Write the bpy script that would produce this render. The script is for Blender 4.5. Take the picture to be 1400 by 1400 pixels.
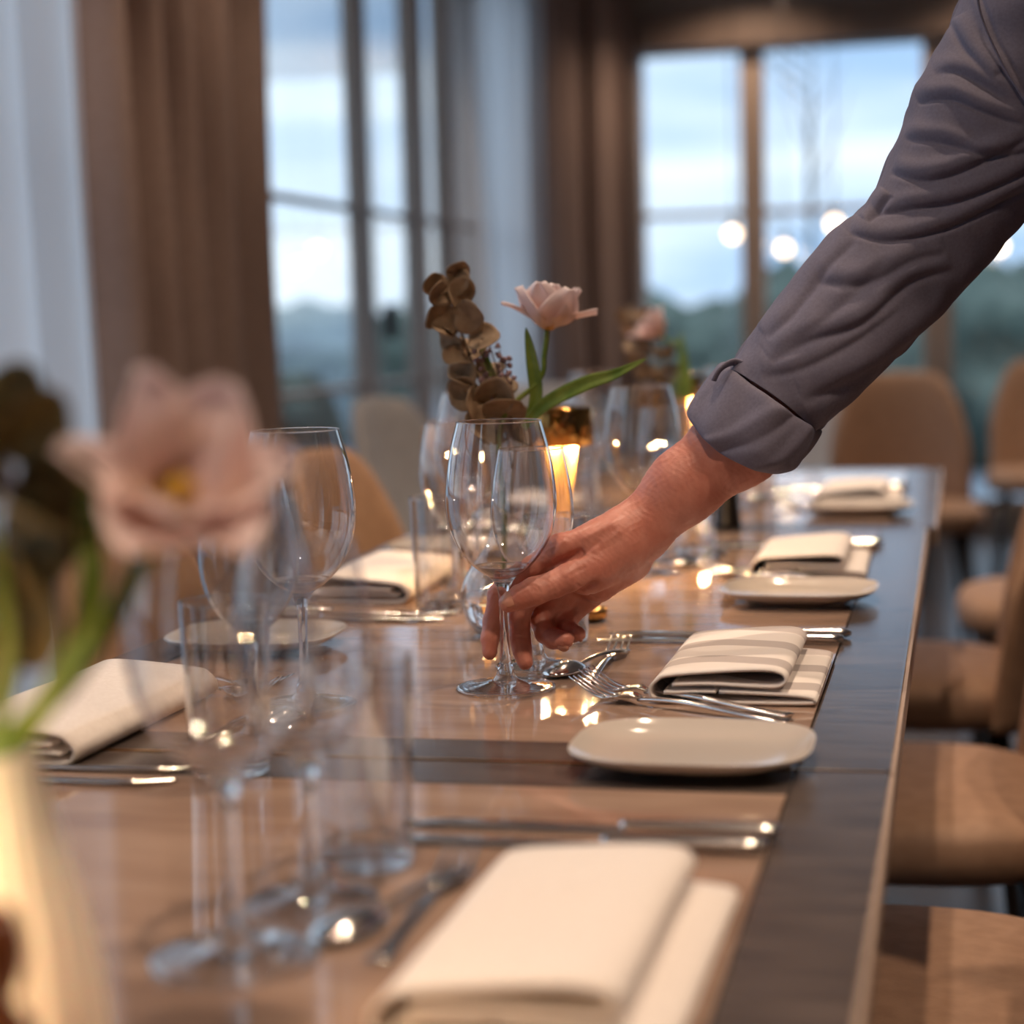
import bpy, bmesh, math, random
import numpy as np
from mathutils import Vector, Matrix
random.seed(7)
PI = math.pi
for o in list(bpy.data.objects): bpy.data.objects.remove(o)
scn = bpy.context.scene
C = scn.collection

# ---------------------------------------------------------------- camera
F = 2550.0; TZ = 0.75; CZ = TZ + 0.306
_Y = np.array([610, 280, -F]); _Y /= np.linalg.norm(_Y)
_u = np.array([-.003, 1, 0]); _Z = _u - (_u @ _Y) * _Y; _Z /= np.linalg.norm(_Z)
_X = np.cross(_Y, _Z)
RM = np.array([_X, _Y, _Z]); CP = np.array([0, 0, CZ])
cd = bpy.data.cameras.new('camera'); cam = bpy.data.objects.new('camera', cd); C.objects.link(cam)
m = Matrix([list(r) for r in RM]).to_4x4(); m.translation = Vector(CP); cam.matrix_world = m
cd.sensor_width = 36; cd.lens = 36 * F / 1400; cd.clip_start = .01; cd.clip_end = 500
cd.dof.use_dof = True; cd.dof.focus_distance = 1.56; cd.dof.aperture_fstop = 3.15
scn.camera = cam

# ---------------------------------------------------------------- world
w = bpy.data.worlds.new('dusk_sky'); scn.world = w; w.use_nodes = True
nt = w.node_tree; N = nt.nodes; L = nt.links; N.clear()
out = N.new('ShaderNodeOutputWorld'); bg = N.new('ShaderNodeBackground')
tc = N.new('ShaderNodeTexCoord'); mp = N.new('ShaderNodeMapping'); mp.inputs['Scale'].default_value = (1.0, 1.0, 8.0)
nz = N.new('ShaderNodeTexNoise'); nz.inputs['Scale'].default_value = 2.6; nz.inputs['Detail'].default_value = 5; nz.inputs['Roughness'].default_value = .5
cr = N.new('ShaderNodeValToRGB'); cr.color_ramp.elements[0].position = .36; cr.color_ramp.elements[1].position = .62
cr.color_ramp.elements[0].color = (.33, .48, .70, 1); cr.color_ramp.elements[1].color = (.80, .87, .95, 1)
L.new(tc.outputs['Generated'], mp.inputs['Vector']); L.new(mp.outputs[0], nz.inputs['Vector']); L.new(nz.outputs['Fac'], cr.inputs[0])
L.new(cr.outputs[0], bg.inputs['Color']); bg.inputs['Strength'].default_value = 1.5
L.new(bg.outputs[0], out.inputs[0])
scn.view_settings.view_transform = 'Standard'; scn.view_settings.look = 'None'
scn.view_settings.gamma = 1; scn.view_settings.use_curve_mapping = False
scn.view_settings.exposure = 0.28
scn.cycles.max_bounces = 24; scn.cycles.transmission_bounces = 20; scn.cycles.transparent_max_bounces = 64
scn.cycles.diffuse_bounces = 5; scn.cycles.glossy_bounces = 8
scn.cycles.caustics_reflective = False; scn.cycles.caustics_refractive = True
scn.cycles.sample_clamp_indirect = 3.5

# ---------------------------------------------------------------- helpers
def ray(px, py): return RM @ np.array([(px - 700) / F, (700 - py) / F, -1.0])
def at(px, py, z=TZ):
    r = ray(px, py); return CP + r * (z - CZ) / r[2]
def atX(px, py, x):
    r = ray(px, py); return CP + r * x / r[0]
def atY(px, py, y):
    r = ray(px, py); return CP + r * y / r[1]
def dep(px, py, d): return CP + ray(px, py) * d
def projn(P):
    c = (P - CP) @ RM
    return np.stack([700 + F * c[:, 0] / -c[:, 2], 700 - F * c[:, 1] / -c[:, 2]], 1)

def tag(o, label=None, cat=None, group=None, kind=None):
    if label: o['label'] = label
    if cat: o['category'] = cat
    if group: o['group'] = group
    if kind: o['kind'] = kind
    return o
def empty(name, loc=(0, 0, 0), rz=0, label=None, cat=None, group=None):
    o = bpy.data.objects.new(name, None); C.objects.link(o)
    o.location = loc; o.rotation_euler = (0, 0, rz); o.empty_display_size = .05
    return tag(o, label, cat, group)
def mesh(name, V, Fc, mat, parent=None, smooth=True, loc=None):
    me = bpy.data.meshes.new(name); me.from_pydata([tuple(map(float, v)) for v in V], [], [tuple(map(int, f)) for f in Fc]); me.update()
    if smooth: me.shade_smooth()
    if mat: me.materials.append(mat)
    o = bpy.data.objects.new(name, me); C.objects.link(o)
    if parent: o.parent = parent
    if loc is not None: o.location = loc
    return o
def bmo(name, bm, mat, parent=None, smooth=False, loc=None):
    me = bpy.data.meshes.new(name); bm.to_mesh(me); bm.free()
    if smooth: me.shade_smooth()
    if mat: me.materials.append(mat)
    o = bpy.data.objects.new(name, me); C.objects.link(o)
    if parent: o.parent = parent
    if loc is not None: o.location = loc
    return o
def addbox(bm, x0, x1, y0, y1, z0, z1, bev=0):
    r = bmesh.ops.create_cube(bm, size=1)['verts']
    for v in r:
        v.co = Vector(((x0 + x1) / 2 + v.co.x * (x1 - x0), (y0 + y1) / 2 + v.co.y * (y1 - y0), (z0 + z1) / 2 + v.co.z * (z1 - z0)))
    if bev:
        es = list({e for v in r for e in v.link_edges}); bmesh.ops.bevel(bm, geom=es, offset=bev, segments=2, affect='EDGES', profile=.6)
def box(name, x0, x1, y0, y1, z0, z1, mat, parent=None, bev=0):
    bm = bmesh.new(); addbox(bm, x0, x1, y0, y1, z0, z1, bev); return bmo(name, bm, mat, parent)
def cat(P, n=6, closed=False):
    P = [np.array(p, float) for p in P]; m = len(P); R = []
    rng = range(m if closed else m - 1)
    for i in rng:
        if closed: a, b, c, d = P[i - 1], P[i], P[(i + 1) % m], P[(i + 2) % m]
        else: a, b, c, d = P[max(i - 1, 0)], P[i], P[i + 1], P[min(i + 2, m - 1)]
        for k in range(n):
            t = k / n
            R.append(.5 * (2 * b + (c - a) * t + (2 * a - 5 * b + 4 * c - d) * t * t + (3 * b - a - 3 * c + d) * t ** 3))
    if not closed: R.append(P[-1])
    return np.array(R)
def lathe(name, prof, mat, parent=None, seg=48, loc=None, rib=None, smooth=True):
    V = []; Fc = []; idx = []
    for r, z in prof:
        if r < 1e-6: idx.append([len(V)]); V.append((0, 0, z))
        else:
            s = len(V); idx.append(list(range(s, s + seg)))
            for k in range(seg):
                a = 2 * PI * k / seg; rr = r * (1 + (rib[1] * abs(math.cos(a * rib[0] / 2)) if rib else 0)); V.append((rr * math.cos(a), rr * math.sin(a), z))
    for a, b in zip(idx[:-1], idx[1:]):
        for k in range(seg):
            k2 = (k + 1) % seg
            if len(a) == 1 and len(b) == 1: continue
            if len(a) == 1: Fc.append((a[0], b[k2], b[k]))
            elif len(b) == 1: Fc.append((a[k], a[k2], b[0]))
            else: Fc.append((a[k], a[k2], b[k2], b[k]))
    return mesh(name, V, Fc, mat, parent, smooth, loc)
def grid(name, G, mat, parent=None, wrap=False, smooth=True, loc=None, solid=0):
    G = np.array(G); n, m_ = G.shape[:2]; V = G.reshape(-1, 3); Fc = []
    for i in range(n - 1):
        for j in range(m_ if wrap else m_ - 1):
            j2 = (j + 1) % m_; Fc.append((i * m_ + j, i * m_ + j2, (i + 1) * m_ + j2, (i + 1) * m_ + j))
    o = mesh(name, V, Fc, mat, parent, smooth, loc)
    if solid:
        md = o.modifiers.new('solid', 'SOLIDIFY'); md.thickness = solid; md.offset = 0
    return o
def tubeG(P, R, seg=12, flat=None):
    P = np.array(P, float); n = len(P); T = np.gradient(P, axis=0); T /= np.linalg.norm(T, axis=1)[:, None] + 1e-12
    ref = np.array([0, 0, 1.]) if abs(T[0][2]) < .9 else np.array([1., 0, 0])
    u = ref - (ref @ T[0]) * T[0]; u /= np.linalg.norm(u); G = []
    R = np.broadcast_to(np.array(R, float), (n,))
    for i in range(n):
        u = u - (u @ T[i]) * T[i]; u /= np.linalg.norm(u); v = np.cross(T[i], u)
        G.append([P[i] + R[i] * (math.cos(2 * PI * k / seg) * u * (flat or 1) + math.sin(2 * PI * k / seg) * v) for k in range(seg)])
    return np.array(G)
def tube(name, P, R, mat, parent=None, seg=10, caps=True, loc=None, flat=None):
    G = tubeG(P, R, seg, flat); n = len(G); V = list(G.reshape(-1, 3)); Fc = []
    for i in range(n - 1):
        for j in range(seg):
            j2 = (j + 1) % seg; Fc.append((i * seg + j, i * seg + j2, (i + 1) * seg + j2, (i + 1) * seg + j))
    if caps: Fc.append(tuple(range(seg))[::-1]); Fc.append(tuple((n - 1) * seg + j for j in range(seg)))
    return mesh(name, V, Fc, mat, parent, True, loc)
def dup(root, loc=None, rz=None, label=None, group=None, cat_=None):
    r = root.copy(); C.objects.link(r)
    if loc is not None: r.location = loc
    if rz is not None: r.rotation_euler = (0, 0, rz)
    if label: r['label'] = label
    if group: r['group'] = group
    for ch in list(root.children):
        c = ch.copy(); C.objects.link(c); c.parent = r
        for g in ch.children:
            d = g.copy(); C.objects.link(d); d.parent = c
    return r

# ---------------------------------------------------------------- materials
def mat(name, col, rough=.5, metal=0, spec=.5, **kw):
    m = bpy.data.materials.new(name); m.use_nodes = True; b = m.node_tree.nodes['Principled BSDF']
    b.inputs['Base Color'].default_value = (*col, 1); b.inputs['Roughness'].default_value = rough
    b.inputs['Metallic'].default_value = metal; b.inputs['Specular IOR Level'].default_value = spec
    for k, v in kw.items(): b.inputs[k].default_value = v
    return m
def vary(m, c1, c2, scale=20, stretch=(1, 1, 1), detail=4, bump=0, bscale=None, lo=.35, hi=.65, bdist=.001):
    t = m.node_tree; b = t.nodes['Principled BSDF']; tc = t.nodes.new('ShaderNodeTexCoord'); mp = t.nodes.new('ShaderNodeMapping')
    mp.inputs['Scale'].default_value = stretch; t.links.new(tc.outputs['Object'], mp.inputs[0])
    n = t.nodes.new('ShaderNodeTexNoise'); n.inputs['Scale'].default_value = scale; n.inputs['Detail'].default_value = detail
    t.links.new(mp.outputs[0], n.inputs['Vector']); r = t.nodes.new('ShaderNodeValToRGB')
    r.color_ramp.elements[0].position = lo; r.color_ramp.elements[1].position = hi
    r.color_ramp.elements[0].color = (*c1, 1); r.color_ramp.elements[1].color = (*c2, 1)
    t.links.new(n.outputs['Fac'], r.inputs[0]); t.links.new(r.outputs[0], b.inputs['Base Color'])
    if bump:
        n2 = t.nodes.new('ShaderNodeTexNoise'); n2.inputs['Scale'].default_value = bscale or scale; n2.inputs['Detail'].default_value = 3
        t.links.new(mp.outputs[0], n2.inputs['Vector'])
        bp = t.nodes.new('ShaderNodeBump'); bp.inputs['Strength'].default_value = bump; bp.inputs['Distance'].default_value = bdist
        t.links.new(n2.outputs['Fac'], bp.inputs['Height']); t.links.new(bp.outputs[0], b.inputs['Normal'])
    return m
def thin_glass(name, tint=(1, 1, 1), f0=.05, rough=0.0, gain=3.2):
    # thin-walled glass: transparent, with a Fresnel reflection from both faces
    m = bpy.data.materials.new(name); m.use_nodes = True; t = m.node_tree; n = t.nodes; n.clear()
    o = n.new('ShaderNodeOutputMaterial'); mx = n.new('ShaderNodeMixShader'); tr = n.new('ShaderNodeBsdfTransparent'); gl = n.new('ShaderNodeBsdfGlossy')
    tr.inputs[0].default_value = (*tint, 1); gl.inputs['Roughness'].default_value = rough
    g = n.new('ShaderNodeNewGeometry'); d = n.new('ShaderNodeVectorMath'); d.operation = 'DOT_PRODUCT'
    t.links.new(g.outputs['Normal'], d.inputs[0]); t.links.new(g.outputs['Incoming'], d.inputs[1])
    def M(op, a, b=None):
        x = n.new('ShaderNodeMath'); x.operation = op; x.use_clamp = False
        for i, v in enumerate((a, b)):
            if v is None: continue
            if isinstance(v, (int, float)): x.inputs[i].default_value = v
            else: t.links.new(v, x.inputs[i])
        return x.outputs[0]
    c = M('ABSOLUTE', d.outputs['Value']); k = M('POWER', M('SUBTRACT', 1.0, c), 5.0)
    f = M('ADD', M('MULTIPLY', k, 1 - f0), f0); f = M('MINIMUM', M('MULTIPLY', f, gain), .96)
    t.links.new(f, mx.inputs[0]); t.links.new(tr.outputs[0], mx.inputs[1]); t.links.new(gl.outputs[0], mx.inputs[2]); t.links.new(mx.outputs[0], o.inputs[0])
    return m
def glass(name, ior=1.5, col=(1, 1, 1), rough=0):
    m = bpy.data.materials.new(name); m.use_nodes = True; n = m.node_tree.nodes; n.clear()
    o = n.new('ShaderNodeOutputMaterial'); g = n.new('ShaderNodeBsdfGlass'); g.inputs['IOR'].default_value = ior; g.inputs['Color'].default_value = (*col, 1); g.inputs['Roughness'].default_value = rough
    m.node_tree.links.new(g.outputs[0], o.inputs[0]); return m
def emis(name, col, s):
    m = bpy.data.materials.new(name); m.use_nodes = True; b = m.node_tree.nodes['Principled BSDF']
    b.inputs['Base Color'].default_value = (*col, 1); b.inputs['Emission Color'].default_value = (*col, 1); b.inputs['Emission Strength'].default_value = s
    return m

M_gl = thin_glass('clear_bowl_glass', (.985, .985, .99)); M_solid = glass('solid_crystal', 1.5)
M_pane = thin_glass('window_pane', (.93, .96, .97), gain=1.5)
def part_glass(name, f):
    # crystal seen at table scale: part refracts, part lets light straight through to the table
    m = glass(name, 1.5); n = m.node_tree.nodes; g = n['Glass BSDF']; tr = n.new('ShaderNodeBsdfTransparent'); mx = n.new('ShaderNodeMixShader'); mx.inputs[0].default_value = f
    m.node_tree.links.new(g.outputs[0], mx.inputs[1]); m.node_tree.links.new(tr.outputs[0], mx.inputs[2]); m.node_tree.links.new(mx.outputs[0], n['Material Output'].inputs[0]); return m
M_foot = part_glass('thick_crystal', .3)
M_amber = mat('amber_glazed_ceramic', (.80, .47, .16), .4)
M_water = glass('water', 1.33)
M_frame = vary(mat('dark_table_wood', (.06, .05, .05), .2), (.062, .048, .045), (.115, .09, .08), 12, (1, 6, 1), bump=.05, bscale=120)
M_inset = vary(mat('tan_table_inset', (.3, .17, .11), .055), (.265, .170, .128), (.41, .288, .222), 7, (1, 4.5, 1), detail=8, lo=.3, hi=.7)
M_brass = mat('brushed_brass', (.72, .42, .16), .18, 1)
M_steel = mat('polished_steel', (.78, .76, .74), .14, 1)
M_linen = vary(mat('cream_linen', (.8, .72, .66), .85, Sheen_Weight=.2) if False else mat('cream_linen', (.8, .72, .66), .85), (.78, .72, .69), (.84, .79, .76), 300, bump=.25, bscale=900, bdist=.0003)
M_plate = mat('glazed_stoneware', (.52, .47, .43), .10)
M_chair = vary(mat('tan_chair_leather', (.38, .2, .11), .62), (.36, .215, .14), (.43, .265, .175), 40, bump=.35, bscale=420, bdist=.0006)
M_dark = mat('dark_stained_wood', (.02, .015, .013), .35)
M_wall = vary(mat('taupe_plaster', (.3, .25, .22), .9), (.32, .27, .24), (.36, .30, .27), 3)
M_trimw = mat('taupe_painted_wood', (.42, .32, .26), .5)
M_curt = vary(mat('taupe_curtain_cloth', (.3, .22, .19), .95), (.31, .225, .20), (.36, .265, .235), 60)
def translucent(m, col, f):
    t = m.node_tree; b = t.nodes['Principled BSDF']; tr = t.nodes.new('ShaderNodeBsdfTranslucent'); tr.inputs[0].default_value = (*col, 1); mx = t.nodes.new('ShaderNodeMixShader'); mx.inputs[0].default_value = f
    t.links.new(b.outputs[0], mx.inputs[1]); t.links.new(tr.outputs[0], mx.inputs[2]); t.links.new(mx.outputs[0], t.nodes['Material Output'].inputs[0]); return m
M_sheer = translucent(mat('pale_curtain_cloth', (.66, .60, .60), .95), (.92, .92, .93), .78)
M_pale = vary(mat('pale_grey_upholstery', (.5, .5, .52), .8), (.46, .46, .48), (.54, .54, .56), 30)
M_floor = vary(mat('dark_oak_floor', (.05, .035, .03), .25), (.03, .022, .02), (.07, .048, .038), 6, (1, 8, 1))
M_ceil = mat('white_ceiling', (.6, .56, .52), .9)
M_shade = mat('polished_brass_shade', (.62, .33, .10), .12, 1)
M_ceram = mat('matt_white_ceramic', (.85, .78, .66), .55, **{'Subsurface Weight': .15})
M_mill = mat('turned_walnut', (.14, .045, .015), .22)
M_black = mat('black_lacquer', (.006, .005, .005), .3)
M_leafd = vary(mat('dried_eucalyptus', (.2, .13, .07), .7), (.20, .13, .075), (.36, .25, .155), 60)
M_leafg = vary(mat('tulip_green', (.12, .2, .03), .45), (.10, .19, .02), (.22, .30, .05), 50)
M_stemd = mat('brown_stem', (.09, .055, .03), .7)
M_purple = mat('dried_statice', (.28, .18, .19), .85)
def petal_mat():
    m = mat('pink_petal', (.8, .6, .6), .6, **{'Subsurface Weight': .0}); t = m.node_tree; b = t.nodes['Principled BSDF']
    uv = t.nodes.new('ShaderNodeAttribute'); uv.attribute_name = 'along'
    r = t.nodes.new('ShaderNodeValToRGB'); e = r.color_ramp.elements
    e[0].position = 0.0; e[0].color = (.80, .42, .06, 1); e[1].position = .12; e[1].color = (.88, .66, .50, 1)
    x = e.new(.45); x.color = (.93, .76, .72, 1); x = e.new(1.0); x.color = (.94, .85, .87, 1)
    t.links.new(uv.outputs['Fac'], r.inputs[0]); t.links.new(r.outputs[0], b.inputs['Base Color'])
    tr = t.nodes.new('ShaderNodeBsdfTranslucent'); mx = t.nodes.new('ShaderNodeMixShader'); mx.inputs[0].default_value = .35
    t.links.new(r.outputs[0], tr.inputs[0]); t.links.new(b.outputs[0], mx.inputs[1]); t.links.new(tr.outputs[0], mx.inputs[2])
    t.links.new(mx.outputs[0], t.nodes['Material Output'].inputs[0]); return m
M_petal = petal_mat()

# ================================================================ SETTING
XL, YB, ZC, XR, YF = -1.9, 9.0, 2.75, 3.6, -3.2
def struct(name, o=None): o['kind'] = 'structure'; return o
# floor of real boards
fl = box('floor', XL, XR, YF, YB, -.06, -.012, M_dark); struct('floor', fl)
bmesh_board = None
for i in range(22):
    x0 = XL + i * .25
    o = box('floor_board', x0 + .002, x0 + .248, YF, YB, -.012, 0, M_floor, fl)
struct('c', box('ceiling', XL, XR, YF, YB, ZC, ZC + .08, M_ceil))
# left wall with openings [y0,y1,z0,z1]
def wall_with_holes(name, axis, c0, c1, a0, a1, holes, mat_):
    bm = bmesh.new()
    def seg(s0, s1, z0, z1):
        if s1 - s0 < 1e-4 or z1 - z0 < 1e-4: return
        if axis == 'y': addbox(bm, c0, c1, s0, s1, z0, z1)
        else: addbox(bm, s0, s1, c0, c1, z0, z1)
    cur = a0
    for (h0, h1, z0, z1) in holes:
        seg(cur, h0, 0, ZC); seg(h0, h1, 0, z0); seg(h0, h1, z1, ZC); cur = h1
    seg(cur, a1, 0, ZC)
    return struct(name, bmo(name, bm, mat_))
wy0, wy1 = 4.75, 8.0
wall_with_holes('wall_left', 'y', XL - .25, XL, YF, YB + .25, [(-2.2, -.6, .1, 2.5), (0.2, 3.8, .1, 2.5), (wy0, wy1, .1, 2.5)], M_wall)
bx = [-1.50, -.15, .95, 2.4]
wall_with_holes('wall_back', 'x', YB, YB + .25, XL - .25, XR + .25, [(-1.50, 1.12, .1, 2.31), (1.5, 3.2, .1, 2.31)], M_wall)
wall_with_holes('wall_right', 'y', XR, XR + .25, YF, YB, [], M_wall)
wall_with_holes('wall_front', 'x', YF - .25, YF, XL - .25, XR + .25, [], M_wall)
# window frames (outer rails, mullions, glazing bars, panes)
def window(name, axis, c, spans, z0, z1, bars, rail=.05, thick=.07, t=.02, handle=None):
    root = empty(name, (0, 0, 0)); root['kind'] = 'structure'
    def b(nm, s0, s1, a, b_, mt, th=thick):
        if axis == 'y': return box(nm, c - th / 2, c + th / 2, s0, s1, a, b_, mt, root, .004 if mt is M_trimw else 0)
        return box(nm, s0, s1, c - th / 2, c + th / 2, a, b_, mt, root, .004 if mt is M_trimw else 0)
    lo, hi = spans[0][0], spans[-1][1]
    b('head_rail', lo - rail, hi + rail, z1 - .0, z1 + rail, M_trimw); b('sill_rail', lo - rail, hi + rail, z0 - rail, z0, M_trimw)
    prev = lo - rail
    for i, (s0, s1) in enumerate(spans):
        b('mullion', prev, s0, z0, z1, M_trimw, thick + .02); prev = s1
        b('pane', s0, s1, z0, z1, M_pane, .006)
        for zb in bars: b('glazing_bar', s0, s1, zb - t / 2, zb + t / 2, M_trimw, .045)
    b('mullion', prev, hi + rail, z0, z1, M_trimw, thick + .02)
    if handle:
        y, z = handle
        h = box('window_handle', c - .09, c - .04 + .0, y - .012, y + .012, z - .06, z + .06, M_dark, root, .004)
        if axis == 'y': h.location.x = .1
    return root
Yp = lambda p: float(atX(p, 400, XL - .03)[1])
window('window_1', 'y', XL - .03, [(4.82, Yp(488)), (Yp(503), Yp(563)), (Yp(580), Yp(606)), (Yp(618), wy1 - .06)], .14, 2.45, [.85, 1.43], rail=.03, thick=.03, handle=(Yp(520), 1.06))
Xp = lambda p: float(atY(p, 300, YB + .08)[0])
window('window_2', 'x', YB + .08, [(Xp(880), Xp(1015)), (Xp(1047), Xp(1262)), (Xp(1302), 1.06)], .15, 2.31, [1.535], rail=.05, t=.028)
window('added_window_3', 'y', XL - .1, [(.26, .95), (1.02, 1.72), (1.79, 2.49), (2.56, 3.74)], .14, 2.45, [.85, 1.46])  # unseen window, put in for cool key light from the left
window('window_4', 'y', XL - .1, [(-2.14, -1.45), (-1.38, -.66)], .14, 2.45, [.85, 1.46])
window('window_5', 'x', YB + .08, [(1.56, 2.3), (2.4, 3.14)], .15, 2.31, [1.535])
box('trim_1', -1.47, 1.3, YB - .05, YB - .002, 2.31, 2.47, mat('brown_lintel', (.19, .135, .11), .5))['kind'] = 'structure'
box('baseboard_left', XL + .001, XL + .02, 3.35, 4.9, 0, .12, M_trimw)['kind'] = 'structure'
box('baseboard_right', XR - .02, XR - .001, YF + .01, YB - .01, 0, .12, M_trimw)['kind'] = 'structure'

# curtains: pleated cloth with depth
def curtain(pts, z0, z1, amp, pitch, m_, label, seed=0, irregular=.35, base='curtain'):
    rnd = random.Random(seed); P = np.array(pts, float)
    seg = np.linalg.norm(np.diff(P, axis=0), axis=1); Ln = seg.sum(); n = int(Ln / .008)
    s = np.linspace(0, Ln, n); cum = np.concatenate([[0], np.cumsum(seg)])
    X = np.interp(s, cum, P[:, 0]); Y = np.interp(s, cum, P[:, 1])
    T = np.stack([np.gradient(X), np.gradient(Y)], 1); T /= np.linalg.norm(T, axis=1)[:, None]; Nn = np.stack([T[:, 1], -T[:, 0]], 1)
    ph = 2 * PI * s / pitch + irregular * 3 * np.sin(s * 3.1 + seed) + irregular * 2 * np.sin(s * 7.3 + seed * 2)
    G = []
    for z in np.linspace(z0, z1, 14):
        k = 1 - .12 * (z - z0) / (z1 - z0); a = amp * k * (np.sin(ph) + .25 * np.sin(2 * ph + 1))
        sh = .01 * np.sin(2.2 * z + s * 2)
        G.append(np.stack([X + Nn[:, 0] * (a + sh), Y + Nn[:, 1] * (a + sh), np.full(n, z)], 1))
    o = grid(base, G, m_, None, solid=0 if m_ is M_sheer else .003); tag(o, label, 'curtain'); return o
curtain([(XL + .16, 3.02), (XL + .14, 3.66)], .02, 2.68, .045, .2, M_sheer, 'pale grey-blue curtain at the far left edge, brightest where the window light reaches it', 3)
curtain([(XL + .12, 3.69), (XL + .12, 4.78)], .02, 2.68, .06, .23, M_curt, 'brown taupe pleated curtain drawn back on the near side of the left window', 5)
curtain([(XL + .10, 7.06), (XL + .12, 8.02)], .02, 2.68, .05, .30, M_sheer, 'pale curtain lit bluish white just beyond the left window', 8, .15)
curtain([(XL + .14, 8.06), (XL + .16, 8.78), (XL + .4, 8.86)], .02, 2.68, .06, .2, M_curt, 'dark brown pleated curtain hanging in the far room corner', 11)
tube('curtain_rail', [(XL + .13, y, 2.69) for y in (3.3, 5, 7, 8.7)], .012, M_dark); tag(C.objects['curtain_rail'], 'slim dark rail from which the left wall curtains hang', 'rail')

# outdoors
M_ground = vary(mat('terrace_paving', (.25, .27, .28), .95), (.26, .32, .38), (.38, .43, .48), .3)
struct('g', box('trim_2', -60, 60, YB + .26, 90, -.32, -.2, M_ground)); struct('g', box('trim_3', -60, XL - .26, -20, YB + .25, -.32, -.2, M_ground))
M_bush = vary(mat('evergreen_foliage', (.05, .08, .05), .8), (.05, .075, .06), (.17, .22, .18), 2.5)
def shrub(x, y, r, h, label, seed, name='shrub'):
    bm = bmesh.new(); bmesh.ops.create_icosphere(bm, subdivisions=4, radius=1); rn = random.Random(seed)
    from mathutils import noise
    for v in bm.verts:
        d = v.co.normalized(); k = 1 + .28 * noise.noise(d * 2.3 + Vector((seed, 0, 0))) + .16 * noise.noise(d * 6 + Vector((0, seed, 0))) + .1 * noise.noise(d * 15)
        v.co = Vector((d.x * r * k, d.y * r * k, h / 2 + d.z * h / 2 * k))
    o = bmo('foliage', bm, M_bush, None, True); root = empty(name, (x, y, -.2), 0, label, 'shrub', 'shrubs outside the windows'); o.parent = root
    st = tube('stem', [(0, 0, 0), (0, 0, h * .5)], [r * .08, r * .04], M_stemd, root); return root
k = 0
for (px, yy, r, h, lab) in [(905, 19, 1.1, 1.4, 'dark shrub outside, at the foot of the leftmost back pane'), (975, 24, 1.4, 1.3, 'low wide shrub outside, in the middle of the leftmost back pane'), (1075, 17, .7, 1.6, 'tall dark shrub outside, just right of the back window mullion'), (1130, 21, 1.0, 1.45, 'dark shrub outside, behind the rolled shirt sleeve'), (1225, 31, 1.7, 1.35, 'broad shrub outside, between the sleeve and the right mullion'), (1345, 15, .8, 1.5, 'dark shrub outside, seen under the upper arm at right'), (1445, 18, 1.0, 1.6, 'dark shrub outside at the right edge of the view')]:
    p = atY(px, 400, yy); shrub(p[0], yy, r, h, lab, k); k += 1
for (px, xx, r, h, lab) in [(428, -6.5, .9, 1.5, 'dark shrub outside the left window, beside the drawn curtain'), (470, -12, 1.3, 1.35, 'low grey-green shrub outside the left window, in its widest pane'), (545, -9, 1.1, 1.4, 'shrub outside the left window, in its narrow pane')]:
    p = atX(px, 400, xx); shrub(xx, p[1], r, h, lab, k); k += 1
# bare young tree outside
tr = empty('bare_tree', tuple(atY(1108, 400, 14)[:2]) + (-.2,), 0, 'thin bare tree outside the back window, behind the sleeve', 'tree')
tube('trunk', [(0, 0, 0), (.03, 0, 1), (0, .02, 2.3), (.05, 0, 3.3)], [.03, .025, .018, .008], M_stemd, tr)
rb = random.Random(4)
for i in range(16):
    z = 1.1 + i * .13; a = rb.uniform(0, 6.28); l = rb.uniform(.35, .8)
    tube('branch', [(0, 0, z), (math.cos(a) * l * .5, math.sin(a) * l * .5, z + l * .35), (math.cos(a) * l, math.sin(a) * l, z + l * .9)], [.009, .006, .003], M_stemd, tr, 6)

# ================================================================ LIGHTS
def point(name, loc, col, e, r=.03):
    d = bpy.data.lights.new(name, 'POINT'); d.energy = e; d.color = col; d.shadow_soft_size = r
    o = bpy.data.objects.new(name, d); C.objects.link(o); o.location = loc; return o
WARM = (1, .68, .44)
M_bulb = emis('warm_bulb', (1, .70, .42), 30)
def reflection_globe(x, y, z, label, e, r=.045, group=None, bulbmat=None):  # added glowing globe, stands in for a lamp reflected in the window glass
    root = empty('lamp_reflection_globe', (x, y, z), 0, label, 'lamp', group)
    bm = bmesh.new(); bmesh.ops.create_uvsphere(bm, u_segments=20, v_segments=12, radius=r); bmo('globe', bm, bulbmat or M_bulb, root, True)
    lathe('collar', [(0, r + .035), (.012, r + .035), (.016, r), (.014, r - .006), (0, r - .006)], M_brass, root, 16)
    tube('cord', [(0, 0, r + .03), (0, 0, ZC - z)], .003, M_dark, root, 6)
    if e: point('bulb_light', (x, y, z - r - .02), WARM, e, .05)
    return root
M_glint = emis('lamp_glint_glow', (1, .74, .50), 4.5)
for (px, py, lab, yy) in [(1002, 320, 'globe standing in for a lamp reflection at the back window mullion', 8.3), (1072, 340, 'globe standing in for a lamp reflection right of the back window mullion', 8.6), (1141, 306, 'globe standing in for a lamp reflection, half hidden by the elbow', 8.0),
                      (1366, 337, 'globe standing in for a lamp reflection below the upper arm at right', 8.2)]:
    p = atY(px, py, yy); reflection_globe(p[0], p[1], p[2], lab, 0, .03, bulbmat=M_glint)
M_can = mat('white_downlight_trim', (.7, .66, .6), .4); M_lens = emis('downlight_lens', (1, .66, .38), 6)
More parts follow.
